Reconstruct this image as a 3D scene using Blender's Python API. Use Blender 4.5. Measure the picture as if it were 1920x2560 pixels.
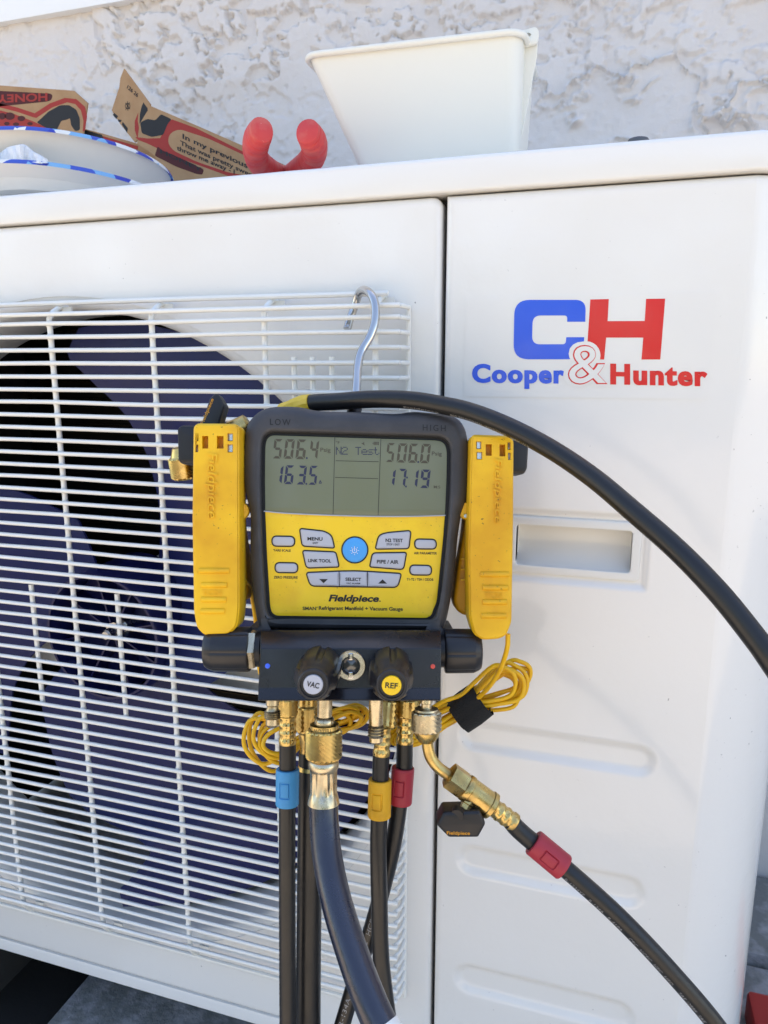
import bpy, bmesh, math, random
import numpy as np
from mathutils import Vector, Matrix
from mathutils.geometry import tessellate_polygon
from math import radians, sin, cos, pi, sqrt, atan2, hypot

random.seed(7)
rng = np.random.default_rng(7)
sc = bpy.context.scene
for o in list(bpy.data.objects):
    bpy.data.objects.remove(o)
COL = sc.collection

# ---------------------------------------------------------------- camera
FPX, YAW, PITCH = 1800.0, radians(17.3), radians(11.35)
CAM = Vector((0.0, -0.55, 0.78))
FW = Vector((-sin(YAW) * cos(PITCH), cos(YAW) * cos(PITCH), -sin(PITCH)))
RT = Vector((cos(YAW), sin(YAW), 0.0))
UP = RT.cross(FW)
ROT = Matrix((RT, UP, -FW)).transposed()
cam = bpy.data.cameras.new('camera')
cam.sensor_fit = 'VERTICAL'
cam.sensor_height = 24.0
cam.lens = 24.0 * FPX / 2560.0
cam.clip_start, cam.clip_end = 0.02, 500.0
cam.dof.use_dof = True
cam.dof.focus_distance = 0.452
cam.dof.aperture_fstop = 22.0
cam_o = bpy.data.objects.new('camera', cam)
COL.objects.link(cam_o)
cam_o.matrix_world = Matrix.Translation(CAM) @ ROT.to_4x4()
sc.camera = cam_o
sc.render.resolution_x, sc.render.resolution_y = 768, 1024

# ---------------------------------------------------------------- sky and sun (sun stands behind the house, the unit is in open shade)
SUN_EL, SUN_AZ = radians(64), radians(8)      # azimuth from +Y towards +X
world = bpy.data.worlds.new('World')
sc.world = world
world.use_nodes = True
wn = world.node_tree
bg = wn.nodes['Background']
sky = wn.nodes.new('ShaderNodeTexSky')
sky.sky_type = 'NISHITA'
sky.sun_disc = False
sky.sun_elevation = SUN_EL
sky.sun_rotation = SUN_AZ
sky.air_density = 1.0
sky.dust_density = 0.3
sky.ozone_density = 3.0
wn.links.new(sky.outputs[0], bg.inputs[0])
bg.inputs[1].default_value = 0.15
sun = bpy.data.lights.new('sun', 'SUN')
sun.energy = 3.2
sun.angle = radians(0.6)
sun.color = (1.0, 0.93, 0.82)
sun_o = bpy.data.objects.new('sun', sun)
COL.objects.link(sun_o)
sd = Vector((sin(SUN_AZ) * cos(SUN_EL), cos(SUN_AZ) * cos(SUN_EL), sin(SUN_EL)))
sun_o.rotation_euler = sd.to_track_quat('Z', 'Y').to_euler()
vs = sc.view_settings
vs.view_transform = 'Standard'
vs.look = 'None'
vs.exposure = 1.80
vs.use_white_balance = True
vs.white_balance_temperature = 8200
vs.white_balance_tint = 14
vs.gamma = 1.0
vs.use_curve_mapping = False

# ---------------------------------------------------------------- geometry of the view: pixel of the photograph -> point at a known distance
def ray(px, py):
    return FW + RT * ((px - 960) / FPX) - UP * ((py - 1280) / FPX)
def W(px, py, y):                       # world point on the plane Y = y
    d = ray(px, py)
    return CAM + d * ((y - CAM.y) / d.y)
def Gd(px, py, z):                      # world point on the plane Z = z
    d = ray(px, py)
    return CAM + d * ((z - CAM.z) / d.z)
D0 = 0.465                              # distance of the gauge's face; the gauge faces the viewer
GO = CAM + FW * D0
GM = Matrix.Translation(GO) @ ROT.to_4x4()
def K(px, py, w=0.0):                   # gauge frame: x right, y up, z towards the viewer
    s = (D0 - w) / FPX
    return Vector(((px - 960) * s, (1280 - py) * s, w))

# ---------------------------------------------------------------- materials
MATS = {}
def s2l(c):
    return tuple(((x / 255) / 12.92 if x / 255 <= 0.04045 else ((x / 255 + 0.055) / 1.055) ** 2.4) for x in c)
def mat(name, col, rough=0.5, metal=0.0, spec=0.5, bump=None, var=None, speck=None, coat=0.0, rvar=None, coords='Object', trans=0.0, ior=1.45):
    """col linear rgb; bump=(scale,strength,dist); var=(scale,col2,lo,hi); speck=(scale,col,thr)"""
    m = bpy.data.materials.new(name)
    m.use_nodes = True
    nt = m.node_tree
    b = nt.nodes['Principled BSDF']
    b.inputs['Base Color'].default_value = (*col, 1)
    b.inputs['Roughness'].default_value = rough
    b.inputs['Metallic'].default_value = metal
    b.inputs['Specular IOR Level'].default_value = spec
    b.inputs['IOR'].default_value = ior
    if coat:
        b.inputs['Coat Weight'].default_value = coat
        b.inputs['Coat Roughness'].default_value = 0.06
    if trans:
        b.inputs['Transmission Weight'].default_value = trans
    tc = nt.nodes.new('ShaderNodeTexCoord')
    src = None
    def noise(scale, detail=4, rough_=0.55, dist=0.0):
        n = nt.nodes.new('ShaderNodeTexNoise')
        n.inputs['Scale'].default_value = scale
        n.inputs['Detail'].default_value = detail
        n.inputs['Roughness'].default_value = rough_
        n.inputs['Distortion'].default_value = dist
        nt.links.new(tc.outputs[coords], n.inputs['Vector'])
        return n
    def ramp(inp, lo, hi):
        r = nt.nodes.new('ShaderNodeMapRange')
        r.inputs['From Min'].default_value = lo
        r.inputs['From Max'].default_value = hi
        nt.links.new(inp, r.inputs['Value'])
        return r.outputs['Result']
    def mix(fac, a, c2):
        x = nt.nodes.new('ShaderNodeMix')
        x.data_type = 'RGBA'
        nt.links.new(fac, x.inputs['Factor'])
        if a is None:
            x.inputs['A'].default_value = (*col, 1)
        else:
            nt.links.new(a, x.inputs['A'])
        x.inputs['B'].default_value = (*c2, 1)
        return x.outputs['Result']
    if var:
        n = noise(var[0])
        src = mix(ramp(n.outputs['Fac'], var[2], var[3]), src, var[1])
    if speck:
        n = noise(speck[0], 3, 0.6)
        n2 = noise(speck[0] * 0.07, 3)
        mul = nt.nodes.new('ShaderNodeMath')
        mul.operation = 'MULTIPLY'
        nt.links.new(ramp(n.outputs['Fac'], speck[2], speck[2] + 0.05), mul.inputs[0])
        nt.links.new(ramp(n2.outputs['Fac'], 0.4, 0.62), mul.inputs[1])
        src = mix(mul.outputs[0], src, speck[1])
    if src is not None:
        nt.links.new(src, b.inputs['Base Color'])
    if rvar:
        n = noise(rvar[0], 5)
        r = nt.nodes.new('ShaderNodeMapRange')
        r.inputs['From Min'].default_value = 0.35
        r.inputs['From Max'].default_value = 0.65
        r.inputs['To Min'].default_value = rvar[1]
        r.inputs['To Max'].default_value = rvar[2]
        nt.links.new(n.outputs['Fac'], r.inputs['Value'])
        nt.links.new(r.outputs['Result'], b.inputs['Roughness'])
    if bump:
        n = noise(bump[0], 3)
        bp = nt.nodes.new('ShaderNodeBump')
        bp.inputs['Strength'].default_value = bump[1]
        bp.inputs['Distance'].default_value = bump[2]
        nt.links.new(n.outputs['Fac'], bp.inputs['Height'])
        nt.links.new(bp.outputs['Normal'], b.inputs['Normal'])
    MATS[name] = m
    return m

M_PANEL = mat('white_enamel', (0.79, 0.785, 0.77), 0.14, spec=0.55, bump=(55, 0.12, 0.003), speck=(230, (0.25, 0.25, 0.26), 0.70), coat=0.3)
M_COVER = mat('white_enamel_cover', (0.79, 0.785, 0.77), 0.15, spec=0.55, bump=(55, 0.10, 0.003), coat=0.3)
M_WIRE = mat('white_coated_wire', (0.80, 0.80, 0.77), 0.3, bump=(90, 0.12, 0.002))
M_SHROUD = mat('white_shroud', (0.72, 0.73, 0.73), 0.4)
M_HANDLE = mat('white_handle_plastic', (0.74, 0.74, 0.72), 0.35)
M_FAN = mat('navy_fan_plastic', (0.011, 0.019, 0.115), 0.42, spec=0.45, bump=(900, 0.25, 0.0006), var=(18, (0.014, 0.022, 0.105), 0.4, 0.62))
M_HUB = mat('navy_hub_plastic', (0.008, 0.012, 0.085), 0.35, spec=0.6)
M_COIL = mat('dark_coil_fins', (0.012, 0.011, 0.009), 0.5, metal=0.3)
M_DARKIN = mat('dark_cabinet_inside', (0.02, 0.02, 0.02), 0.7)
M_STEEL = mat('bright_steel', (0.62, 0.61, 0.60), 0.2, metal=1.0, rvar=(60, 0.12, 0.3))
M_CHROME = mat('chromed_hook', (0.52, 0.51, 0.50), 0.14, metal=1.0, rvar=(80, 0.08, 0.2))
M_BRASS = mat('brass', (0.62, 0.44, 0.17), 0.27, metal=1.0, var=(70, (0.38, 0.25, 0.10), 0.48, 0.72), rvar=(120, 0.18, 0.42))
M_BRASSN = mat('nickel_brass', (0.60, 0.51, 0.36), 0.26, metal=1.0, var=(90, (0.36, 0.28, 0.18), 0.5, 0.72), rvar=(120, 0.18, 0.4))
M_BOOT = mat('charcoal_rubber', (0.042, 0.043, 0.050), 0.52, bump=(700, 0.10, 0.0008), var=(35, (0.058, 0.058, 0.064), 0.45, 0.65), speck=(420, (0.22, 0.21, 0.20), 0.72), rvar=(25, 0.42, 0.62))
M_GASKET = mat('black_gasket', (0.012, 0.012, 0.014), 0.5)
M_YFACE = mat('yellow_face', (0.94, 0.60, 0.025), 0.42, var=(45, (0.86, 0.50, 0.018), 0.5, 0.75), speck=(600, (0.16, 0.10, 0.015), 0.655), coat=0.15)
M_BUTTON = mat('grey_button', (0.46, 0.47, 0.52), 0.5, speck=(500, (0.2, 0.2, 0.21), 0.72))
M_BLUEB = mat('blue_button', (0.035, 0.36, 0.80), 0.4)
M_LCD = mat('lcd_glass', (0.165, 0.182, 0.115), 0.25, spec=0.4, coat=0.25)
M_SEGB = mat('lcd_segment_brown', (0.070, 0.062, 0.040), 0.5)
M_SEGN = mat('lcd_segment_blue', (0.022, 0.027, 0.065), 0.5)
M_INK = mat('black_ink', (0.018, 0.016, 0.015), 0.5)
M_WINK = mat('white_ink', (0.78, 0.79, 0.8), 0.5)
M_OINK = mat('orange_ink', (0.72, 0.30, 0.02), 0.5)
M_GINK = mat('grey_hose_print', (0.30, 0.30, 0.31), 0.6)
M_BLOCK = mat('black_anodised_block', (0.009, 0.009, 0.013), 0.30, metal=0.0, spec=0.6, bump=(1500, 0.05, 0.0004), speck=(500, (0.3, 0.29, 0.26), 0.77), rvar=(30, 0.18, 0.32))
M_KNOB = mat('black_knob_rubber', (0.013, 0.013, 0.016), 0.42, spec=0.6, rvar=(40, 0.30, 0.46))
M_PLASTIC = mat('black_plastic', (0.012, 0.012, 0.015), 0.38, rvar=(40, 0.28, 0.48))
M_GLASS = mat('sight_glass', (0.05, 0.055, 0.05), 0.06, spec=0.8, coat=1.0)
M_CLAMP = mat('yellow_clamp_plastic', (0.88, 0.50, 0.020), 0.45, var=(22, (0.72, 0.35, 0.012), 0.45, 0.68), speck=(380, (0.14, 0.08, 0.015), 0.655), bump=(500, 0.06, 0.0006))
M_CLAMP2 = mat('orange_clamp_plastic', (0.74, 0.32, 0.012), 0.5, var=(30, (0.5, 0.2, 0.01), 0.45, 0.7), speck=(420, (0.10, 0.06, 0.015), 0.68))
M_CORD = mat('yellow_cord', (0.86, 0.49, 0.018), 0.42, var=(60, (0.78, 0.40, 0.012), 0.45, 0.7))
M_RUBBER = mat('black_hose_rubber', (0.008, 0.008, 0.009), 0.40, spec=0.6, bump=(350, 0.12, 0.0008), rvar=(30, 0.28, 0.42), speck=(500, (0.12, 0.12, 0.12), 0.76))
M_RUBBER2 = mat('worn_black_hose_sky_tint', (0.007, 0.011, 0.030), 0.30, spec=1.0, bump=(220, 0.18, 0.0010), rvar=(40, 0.20, 0.34), speck=(300, (0.002, 0.002, 0.002), 0.74))  # blue sheen of the sky is tinted into the black rubber's base colour
M_RED = mat('red_sleeve', (0.40, 0.028, 0.045), 0.5)
M_YSL = mat('yellow_sleeve', (0.78, 0.40, 0.02), 0.55, var=(60, (0.6, 0.28, 0.012), 0.5, 0.75))
M_BLSL = mat('blue_sleeve', (0.03, 0.28, 0.56), 0.5)
M_TAPE = mat('yellow_tape', (0.78, 0.50, 0.05), 0.4, bump=(120, 0.6, 0.002))
M_STRAP = mat('black_strap_fabric', (0.010, 0.010, 0.011), 0.75, bump=(1100, 0.9, 0.0012))
M_LOGOB = mat('logo_blue', (0.010, 0.105, 0.72), 0.18, coat=0.3)
M_LOGOR = mat('logo_red', (0.72, 0.022, 0.028), 0.18, coat=0.3)
M_STICK = mat('clear_sticker', (0.78, 0.775, 0.76), 0.12, spec=0.5, bump=(60, 0.10, 0.002), coat=0.15)
M_PAPER = mat('white_paper_plate', (0.78, 0.77, 0.74), 0.6, bump=(120, 0.08, 0.001))
M_TISSUE = mat('white_tissue', (0.80, 0.80, 0.80), 0.8, bump=(200, 0.3, 0.001))
M_CARD = mat('kraft_cardboard', (0.42, 0.25, 0.13), 0.75, var=(40, (0.36, 0.20, 0.10), 0.4, 0.7), bump=(300, 0.15, 0.0006))
M_CRED = mat('red_print', (0.36, 0.032, 0.025), 0.7)
M_CMAR = mat('maroon_print', (0.075, 0.010, 0.012), 0.7)
M_CBLK = mat('black_print', (0.018, 0.019, 0.022), 0.7)
M_GRIP = mat('red_rubber_grip', (0.62, 0.055, 0.055), 0.55, bump=(110, 0.35, 0.002), var=(60, (0.62, 0.12, 0.10), 0.5, 0.7), speck=(200, (0.75, 0.4, 0.35), 0.70))
M_BIN = mat('ivory_plastic', (0.80, 0.79, 0.72), 0.4, speck=(160, (0.1, 0.09, 0.08), 0.80))
M_TRIM = mat('white_trim_paint', (0.85, 0.85, 0.84), 0.45)
M_STUCCO = mat('grey_stucco', (0.65, 0.617, 0.605), 0.85, bump=(420, 0.30, 0.0012), var=(6, (0.69, 0.657, 0.642), 0.35, 0.7))
M_CONC = mat('weathered_concrete', (0.17, 0.175, 0.17), 0.85, bump=(160, 0.6, 0.003), var=(38, (0.30, 0.30, 0.31), 0.45, 0.66), speck=(200, (0.5, 0.5, 0.5), 0.70))
M_GROUND = mat('pale_paving', (0.48, 0.44, 0.38), 0.9, var=(0.9, (0.38, 0.35, 0.30), 0.4, 0.65), bump=(60, 0.4, 0.004), speck=(90, (0.2, 0.19, 0.17), 0.66))
M_BLACKG = mat('black_ground', (0.006, 0.006, 0.006), 0.8, bump=(200, 0.3, 0.001))
M_REDBAG = mat('red_tool_case', (0.45, 0.03, 0.025), 0.5)
M_TEAL = mat('teal_plastic', (0.02, 0.20, 0.30), 0.45)
M_GREYC = mat('grey_rubber_cap', (0.10, 0.105, 0.115), 0.6)

# paper plate rim: blue petals on white
def rim_mat():
    m = bpy.data.materials.new('blue_floral_rim')
    m.use_nodes = True
    nt = m.node_tree
    b = nt.nodes['Principled BSDF']
    tc = nt.nodes.new('ShaderNodeTexCoord')
    v = nt.nodes.new('ShaderNodeTexVoronoi')
    v.inputs['Scale'].default_value = 62
    nt.links.new(tc.outputs['Object'], v.inputs['Vector'])
    sep = nt.nodes.new('ShaderNodeSeparateColor')
    nt.links.new(v.outputs['Color'], sep.inputs[0])
    cr = nt.nodes.new('ShaderNodeValToRGB')
    cr.color_ramp.interpolation = 'CONSTANT'
    e = cr.color_ramp.elements
    e[0].position, e[0].color = 0.0, (0.02, 0.05, 0.42, 1)
    e[1].position, e[1].color = 0.24, (0.75, 0.77, 0.78, 1)
    x = e.new(0.58); x.color = (0.16, 0.42, 0.72, 1)
    x = e.new(0.80); x.color = (0.03, 0.09, 0.5, 1)
    nt.links.new(sep.outputs[0], cr.inputs[0])
    nt.links.new(cr.outputs[0], b.inputs['Base Color'])
    b.inputs['Roughness'].default_value = 0.45
    return m
M_RIM = rim_mat()

# ---------------------------------------------------------------- mesh building
class MB:
    def __init__(s):
        s.v, s.f = [], []
    def add(s, verts, faces, T=None):
        b = len(s.v)
        for p in verts:
            p = Vector(p)
            s.v.append(T @ p if T is not None else p)
        for f in faces:
            s.f.append(tuple(i + b for i in f))
        return s
    def mesh(s, name, angle=35):
        me = bpy.data.meshes.new(name)
        me.from_pydata([tuple(p) for p in s.v], [], s.f)
        me.validate()
        bm = bmesh.new()
        bm.from_mesh(me)
        bmesh.ops.recalc_face_normals(bm, faces=bm.faces)
        bm.to_mesh(me)
        bm.free()
        if angle:
            me.polygons.foreach_set('use_smooth', [True] * len(me.polygons))
            me.set_sharp_from_angle(angle=radians(angle))
        me.update()
        return me
    # -- shapes
    def tube(s, pts, r, n=12, closed=False, cap=True, rf=None, sub=6):
        P = spline(pts, sub, closed)
        m = len(P)
        T = []
        for i in range(m):
            a = P[(i - 1) % m] if (closed or i > 0) else P[0]
            c = P[(i + 1) % m] if (closed or i < m - 1) else P[-1]
            T.append((c - a).normalized())
        nrm = T[0].orthogonal().normalized()
        ref = Vector((0, 0, 1))
        if abs(T[0].dot(ref)) < 0.95:
            nrm = (ref - T[0] * ref.dot(T[0])).normalized()
        N = []
        for i in range(m):
            nrm = (nrm - T[i] * nrm.dot(T[i])).normalized()
            N.append(nrm.copy())
        vs_, fs = [], []
        for i in range(m):
            B = T[i].cross(N[i])
            for j in range(n):
                a = 2 * pi * j / n
                rr = r if rf is None else rf(i / (m - 1), a)
                vs_.append(P[i] + (N[i] * cos(a) + B * sin(a)) * rr)
        for i in range(m if closed else m - 1):
            for j in range(n):
                fs.append((i * n + j, i * n + (j + 1) % n, ((i + 1) % m) * n + (j + 1) % n, ((i + 1) % m) * n + j))
        if cap and not closed:
            fs.append(tuple(range(n - 1, -1, -1)))
            fs.append(tuple((m - 1) * n + j for j in range(n)))
        s.add(vs_, fs)
        return P, T, N
    def lathe(s, p0, p1, prof, n=32, rmod=None, cap=True, up=None):
        """prof: (t along p0->p1, radius)"""
        p0, p1 = Vector(p0), Vector(p1)
        ax = p1 - p0
        L = ax.length
        ax.normalize()
        ref = Vector(up) if up is not None else Vector((0, 0, 1))
        if abs(ax.dot(ref)) > 0.98:
            ref = Vector((0, 1, 0))
        u = (ref - ax * ref.dot(ax)).normalized()
        w = ax.cross(u)
        vs_, fs = [], []
        for k, (t, r) in enumerate(prof):
            for j in range(n):
                a = 2 * pi * j / n
                rr = r * (rmod(a, t, k, j) if rmod else 1.0)
                vs_.append(p0 + ax * (t * L) + (u * cos(a) + w * sin(a)) * rr)
        m = len(prof)
        for i in range(m - 1):
            for j in range(n):
                fs.append((i * n + j, i * n + (j + 1) % n, (i + 1) * n + (j + 1) % n, (i + 1) * n + j))
        if cap:
            fs.append(tuple(range(n - 1, -1, -1)))
            fs.append(tuple((m - 1) * n + j for j in range(n)))
        s.add(vs_, fs)
        return s
    def slab(s, out, z0, z1, bev=0.0, seg=3, holes=(), T=None, back=True, hbev=0.0):
        """outline (2D, CCW) extruded z0..z1 with a rounded front edge"""
        out = ccw(out)
        n = len(out)
        vs_, fs = [], []
        rings = [(z0, 0.0)]
        if bev > 0:
            for k in range(seg + 1):
                a = (pi / 2) * k / seg
                rings.append((z1 - bev + bev * sin(a), bev * (1 - cos(a))))
        else:
            rings.append((z1, 0.0))
        last = None
        for (z, ins) in rings:
            loop = inset(out, ins) if ins else out
            vs_ += [(p[0], p[1], z) for p in loop]
            last = loop
        m = len(rings)
        for i in range(m - 1):
            for j in range(n):
                fs.append((i * n + j, i * n + (j + 1) % n, (i + 1) * n + (j + 1) % n, (i + 1) * n + j))
        hb = len(vs_)
        hl = []
        polys = [[Vector((p[0], p[1], 0)) for p in last]]
        idx = [(m - 1) * n + j for j in range(n)]
        for h in holes:
            h = ccw(h)
            hr = []
            if hbev > 0:
                for k in range(seg + 1):
                    a = (pi / 2) * k / seg
                    hr.append((z1 - hbev * (1 - cos(a)), -hbev * (1 - sin(a))))
            else:
                hr.append((z1, 0.0))
            hr.append((z0, 0.0))
            st = len(vs_)
            for (z, ins) in hr:
                lp = inset(h, ins) if ins else h
                vs_ += [(p[0], p[1], z) for p in lp]
            k = len(h)
            for i in range(len(hr) - 1):
                for j in range(k):
                    fs.append((st + i * k + j, st + (i + 1) * k + j, st + (i + 1) * k + (j + 1) % k, st + i * k + (j + 1) % k))
            polys.append([Vector((vs_[st + j][0], vs_[st + j][1], 0)) for j in range(k)])
            idx += [st + j for j in range(k)]
        if holes or n > 4:
            for t in tessellate_polygon(polys):
                fs.append(tuple(idx[i] for i in t))
        else:
            fs.append(tuple(idx))
        if back and not holes:
            fs.append(tuple(range(n - 1, -1, -1)))
        s.add(vs_, fs, T)
        return s
    def box(s, c, size, bev=0.0, T=None):
        x, y, z = size[0] / 2, size[1] / 2, size[2] / 2
        if bev:
            o = rrect(-x, -y, x, y, bev, 4)
            M = Matrix.Translation(c) if T is None else T @ Matrix.Translation(c)
            s.slab(o, -z, z, min(bev, z * 0.9), 2, T=M)
        else:
            v = [(c[0] + a * x, c[1] + b * y, c[2] + d * z) for a in (-1, 1) for b in (-1, 1) for d in (-1, 1)]
            s.add(v, [(0, 1, 3, 2), (4, 6, 7, 5), (0, 4, 5, 1), (2, 3, 7, 6), (0, 2, 6, 4), (1, 5, 7, 3)], T)
        return s

def spline(pts, sub=6, closed=False):
    P = [Vector(p) for p in pts]
    if len(P) < 3 or sub <= 1:
        return P
    n = len(P)
    out = []
    for i in range(n if closed else n - 1):
        p1, p2 = P[i], P[(i + 1) % n]
        p0 = P[(i - 1) % n] if (closed or i > 0) else p1 * 2 - p2
        p3 = P[(i + 2) % n] if (closed or i < n - 2) else p2 * 2 - p1
        for k in range(sub):
            t = k / sub
            out.append(0.5 * ((2 * p1) + (p2 - p0) * t + (2 * p0 - 5 * p1 + 4 * p2 - p3) * t * t + (3 * p1 - p0 - 3 * p2 + p3) * t ** 3))
    if not closed:
        out.append(P[-1])
    return out
def ccw(o):
    a = sum(o[i][0] * o[(i + 1) % len(o)][1] - o[(i + 1) % len(o)][0] * o[i][1] for i in range(len(o)))
    return list(o) if a > 0 else list(o)[::-1]
def inset(o, d):
    n = len(o)
    r = []
    for i in range(n):
        a, b, c = Vector(o[i - 1][:2]), Vector(o[i][:2]), Vector(o[(i + 1) % n][:2])
        e1, e2 = (b - a), (c - b)
        if e1.length < 1e-9 or e2.length < 1e-9:
            r.append((b.x, b.y)); continue
        e1.normalize(); e2.normalize()
        n1, n2 = Vector((-e1.y, e1.x)), Vector((-e2.y, e2.x))
        m = n1 + n2
        if m.length < 1e-6:
            m = n1
        m.normalize()
        k = max(0.5, m.dot(n1))
        q = b + m * (d / k)
        r.append((q.x, q.y))
    return r
def rrect(x0, y0, x1, y1, r, n=6):
    o = []
    for cx, cy, a0 in ((x1 - r, y0 + r, -90), (x1 - r, y1 - r, 0), (x0 + r, y1 - r, 90), (x0 + r, y0 + r, 180)):
        for k in range(n + 1):
            a = radians(a0 + 90 * k / n)
            o.append((cx + r * cos(a), cy + r * sin(a)))
    return o
def rpoly(pts, r, n=5):
    """round the corners of a polygon; r may be a list"""
    o = []
    m = len(pts)
    for i in range(m):
        a, b, c = Vector(pts[i - 1][:2]), Vector(pts[i][:2]), Vector(pts[(i + 1) % m][:2])
        rr = r[i] if isinstance(r, (list, tuple)) else r
        d1, d2 = a - b, c - b
        l = min(rr, d1.length * 0.48, d2.length * 0.48)
        if l < 1e-7:
            o.append((b.x, b.y)); continue
        p, q = b + d1.normalized() * l, b + d2.normalized() * l
        for k in range(n + 1):
            t = k / n
            s_ = p * (1 - t) ** 2 + b * 2 * t * (1 - t) + q * t * t
            o.append((s_.x, s_.y))
    return o
def circ(cx, cy, r, n=40):
    return [(cx + r * cos(2 * pi * k / n), cy + r * sin(2 * pi * k / n)) for k in range(n)]
def kpoly(pts, w=0.0):                      # photo pixels -> 2D outline in the gauge frame at depth w
    return [K(p[0], p[1], w).to_2d() for p in pts]

# ---------------------------------------------------------------- objects
def thing(name, label, cat, base=(0, 0, 0), group=None, frame='world'):
    o = bpy.data.objects.new(name, None)
    o.empty_display_size = 0.02
    COL.objects.link(o)
    base = Vector(base)
    if frame == 'gauge':
        o.matrix_world = GM @ Matrix.Translation(base)
    else:
        o.location = base
    o['label'] = label
    o['category'] = cat
    if group:
        o['group'] = group
    OFFS[o.name] = base
    return o
OFFS = {}
def part(name, mb, m, parent, angle=35, label=None):
    me = mb if isinstance(mb, bpy.types.Mesh) else mb.mesh(name, angle)
    if m is not None and not me.materials:
        me.materials.append(m)
    o = bpy.data.objects.new(name, me)
    COL.objects.link(o)
    if parent is not None:
        o.parent = parent
        if parent.name in OFFS:
            o.location = -OFFS[parent.name]
    if label:
        o['label'] = label
    return o
def solo(name, mb, m, label, cat, group=None, angle=35):
    o = part(name, mb, m, None, angle)
    o['label'] = label
    o['category'] = cat
    if group:
        o['group'] = group
    return o
def structure(name, mb, m, angle=35):
    o = part(name, mb, m, None, angle)
    o['kind'] = 'structure'
    return o

_txt = {}
def text_geo(sx, bold=0.0, shear=0.0, spacing=1.0, ext=0.0):
    key = (sx, bold, shear, spacing, ext)
    if key in _txt:
        return _txt[key]
    c = bpy.data.curves.new('t', 'FONT')
    c.body = sx
    c.offset = bold
    c.shear = shear
    c.space_character = spacing
    c.resolution_u = 4
    c.extrude = ext
    o = bpy.data.objects.new('t', c)
    COL.objects.link(o)
    bpy.context.view_layer.update()
    me = bpy.data.meshes.new_from_object(o.evaluated_get(bpy.context.evaluated_depsgraph_get()))
    v = [p.co.copy() for p in me.vertices]
    f = [tuple(p.vertices) for p in me.polygons]
    bpy.data.objects.remove(o)
    bpy.data.curves.remove(c)
    bpy.data.meshes.remove(me)
    x0, x1 = min(p.x for p in v), max(p.x for p in v)
    y0, y1 = min(p.y for p in v), max(p.y for p in v)
    v = [((p.x - x0) / (x1 - x0), (p.y - y0) / (y1 - y0), p.z) for p in v]
    _txt[key] = (v, f)
    return v, f
def text_on(parent, sx, fn, m, bold=0.0, shear=0.0, spacing=1.0, ext=0.0, name='lettering', mb=None):
    v, f = text_geo(sx, bold, shear, spacing, ext)
    own = mb is None
    mb = MB() if own else mb
    mb.add([fn(*p) for p in v], f)
    if own:
        return part(name, mb, m, parent, angle=30 if ext else 0)
def kbox(x0, y0, x1, y1, w, slope=0.0, h=0.0):
    """text mapper: photo box -> gauge plane at depth w; slope = fall per pixel to the right"""
    return lambda u, v, z: K(x0 + (x1 - x0) * u, y1 + (y0 - y1) * v + slope * (x1 - x0) * (u - 0.5), w + z * h)
def z8(x, y):
    return (640 + x / 3.072, 1060 + y / 3.072)

# ================================================================ THE SETTING
Z0 = CAM.z                                # heights measured from the lens are given as Z0 + ...
g = MB()
g.add([(-60, -60, 0), (60, -60, 0), (60, 60, 0), (-60, 60, 0)], [(0, 1, 2, 3)])
structure('ground', g, M_GROUND, 0)
PADZ = 0.04
pad = MB().box((-0.135, 0.15, PADZ / 2 + 0.002), (0.884, 0.36, PADZ), 0.004)
structure('concrete_pad', pad, M_CONC)
pad = MB().box((-0.135, 0.415, 0.03), (0.884, 0.16, 0.05), 0.004)
structure('concrete_kerb', pad, M_CONC)
mt = MB().box((-0.99, 0.1, 0.012), (0.81, 0.7, 0.012), 0.004)  # thin black slab on the ground left of the pad
structure('black_ground_slab', mt, M_BLACKG)

# ---- unseen shrubs and trees, added behind the viewer to shape reflections in the gloss
M_LEAF = mat('green_leaves', (0.07, 0.11, 0.035), 0.55, var=(1.3, (0.04, 0.075, 0.02), 0.4, 0.6))
r_ = np.random.default_rng(3)
cl_n = 260
cx = r_.uniform(-14, 14, cl_n); cy = -7.2 - 3.0 * r_.random(cl_n) - 0.02 * np.abs(cx)
cz = r_.random(cl_n) ** 0.9 * (2.9 + 1.0 * np.sin(cx * 0.9) + 0.6 * np.sin(cx * 2.3 + 1))
k_ = 85
px_ = (cx[:, None] + r_.normal(0, 0.42, (cl_n, k_))).ravel()
py_ = (cy[:, None] + r_.normal(0, 0.42, (cl_n, k_))).ravel()
pz_ = np.abs((cz[:, None] + r_.normal(0, 0.36, (cl_n, k_))).ravel()) + 0.05
m_ = len(px_)
a_ = r_.normal(0, 1, (m_, 3)); a_ /= np.linalg.norm(a_, axis=1)[:, None]
b_ = np.cross(a_, r_.normal(0, 1, (m_, 3))); b_ /= np.linalg.norm(b_, axis=1)[:, None]
sz = r_.uniform(0.06, 0.15, m_)[:, None]
c_ = np.stack([px_, py_, pz_], -1)
v_ = np.stack([c_ - a_ * sz, c_ - b_ * sz * 0.45, c_ + a_ * sz, c_ + b_ * sz * 0.45], 1).reshape(-1, 3)
me = bpy.data.meshes.new('unseen_foliage')
me.from_pydata(v_.tolist(), [], np.arange(m_ * 4).reshape(-1, 4).tolist())
me.materials.append(M_LEAF)
o = bpy.data.objects.new('unseen_foliage', me)
COL.objects.link(o)
o['kind'] = 'stuff'

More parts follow.
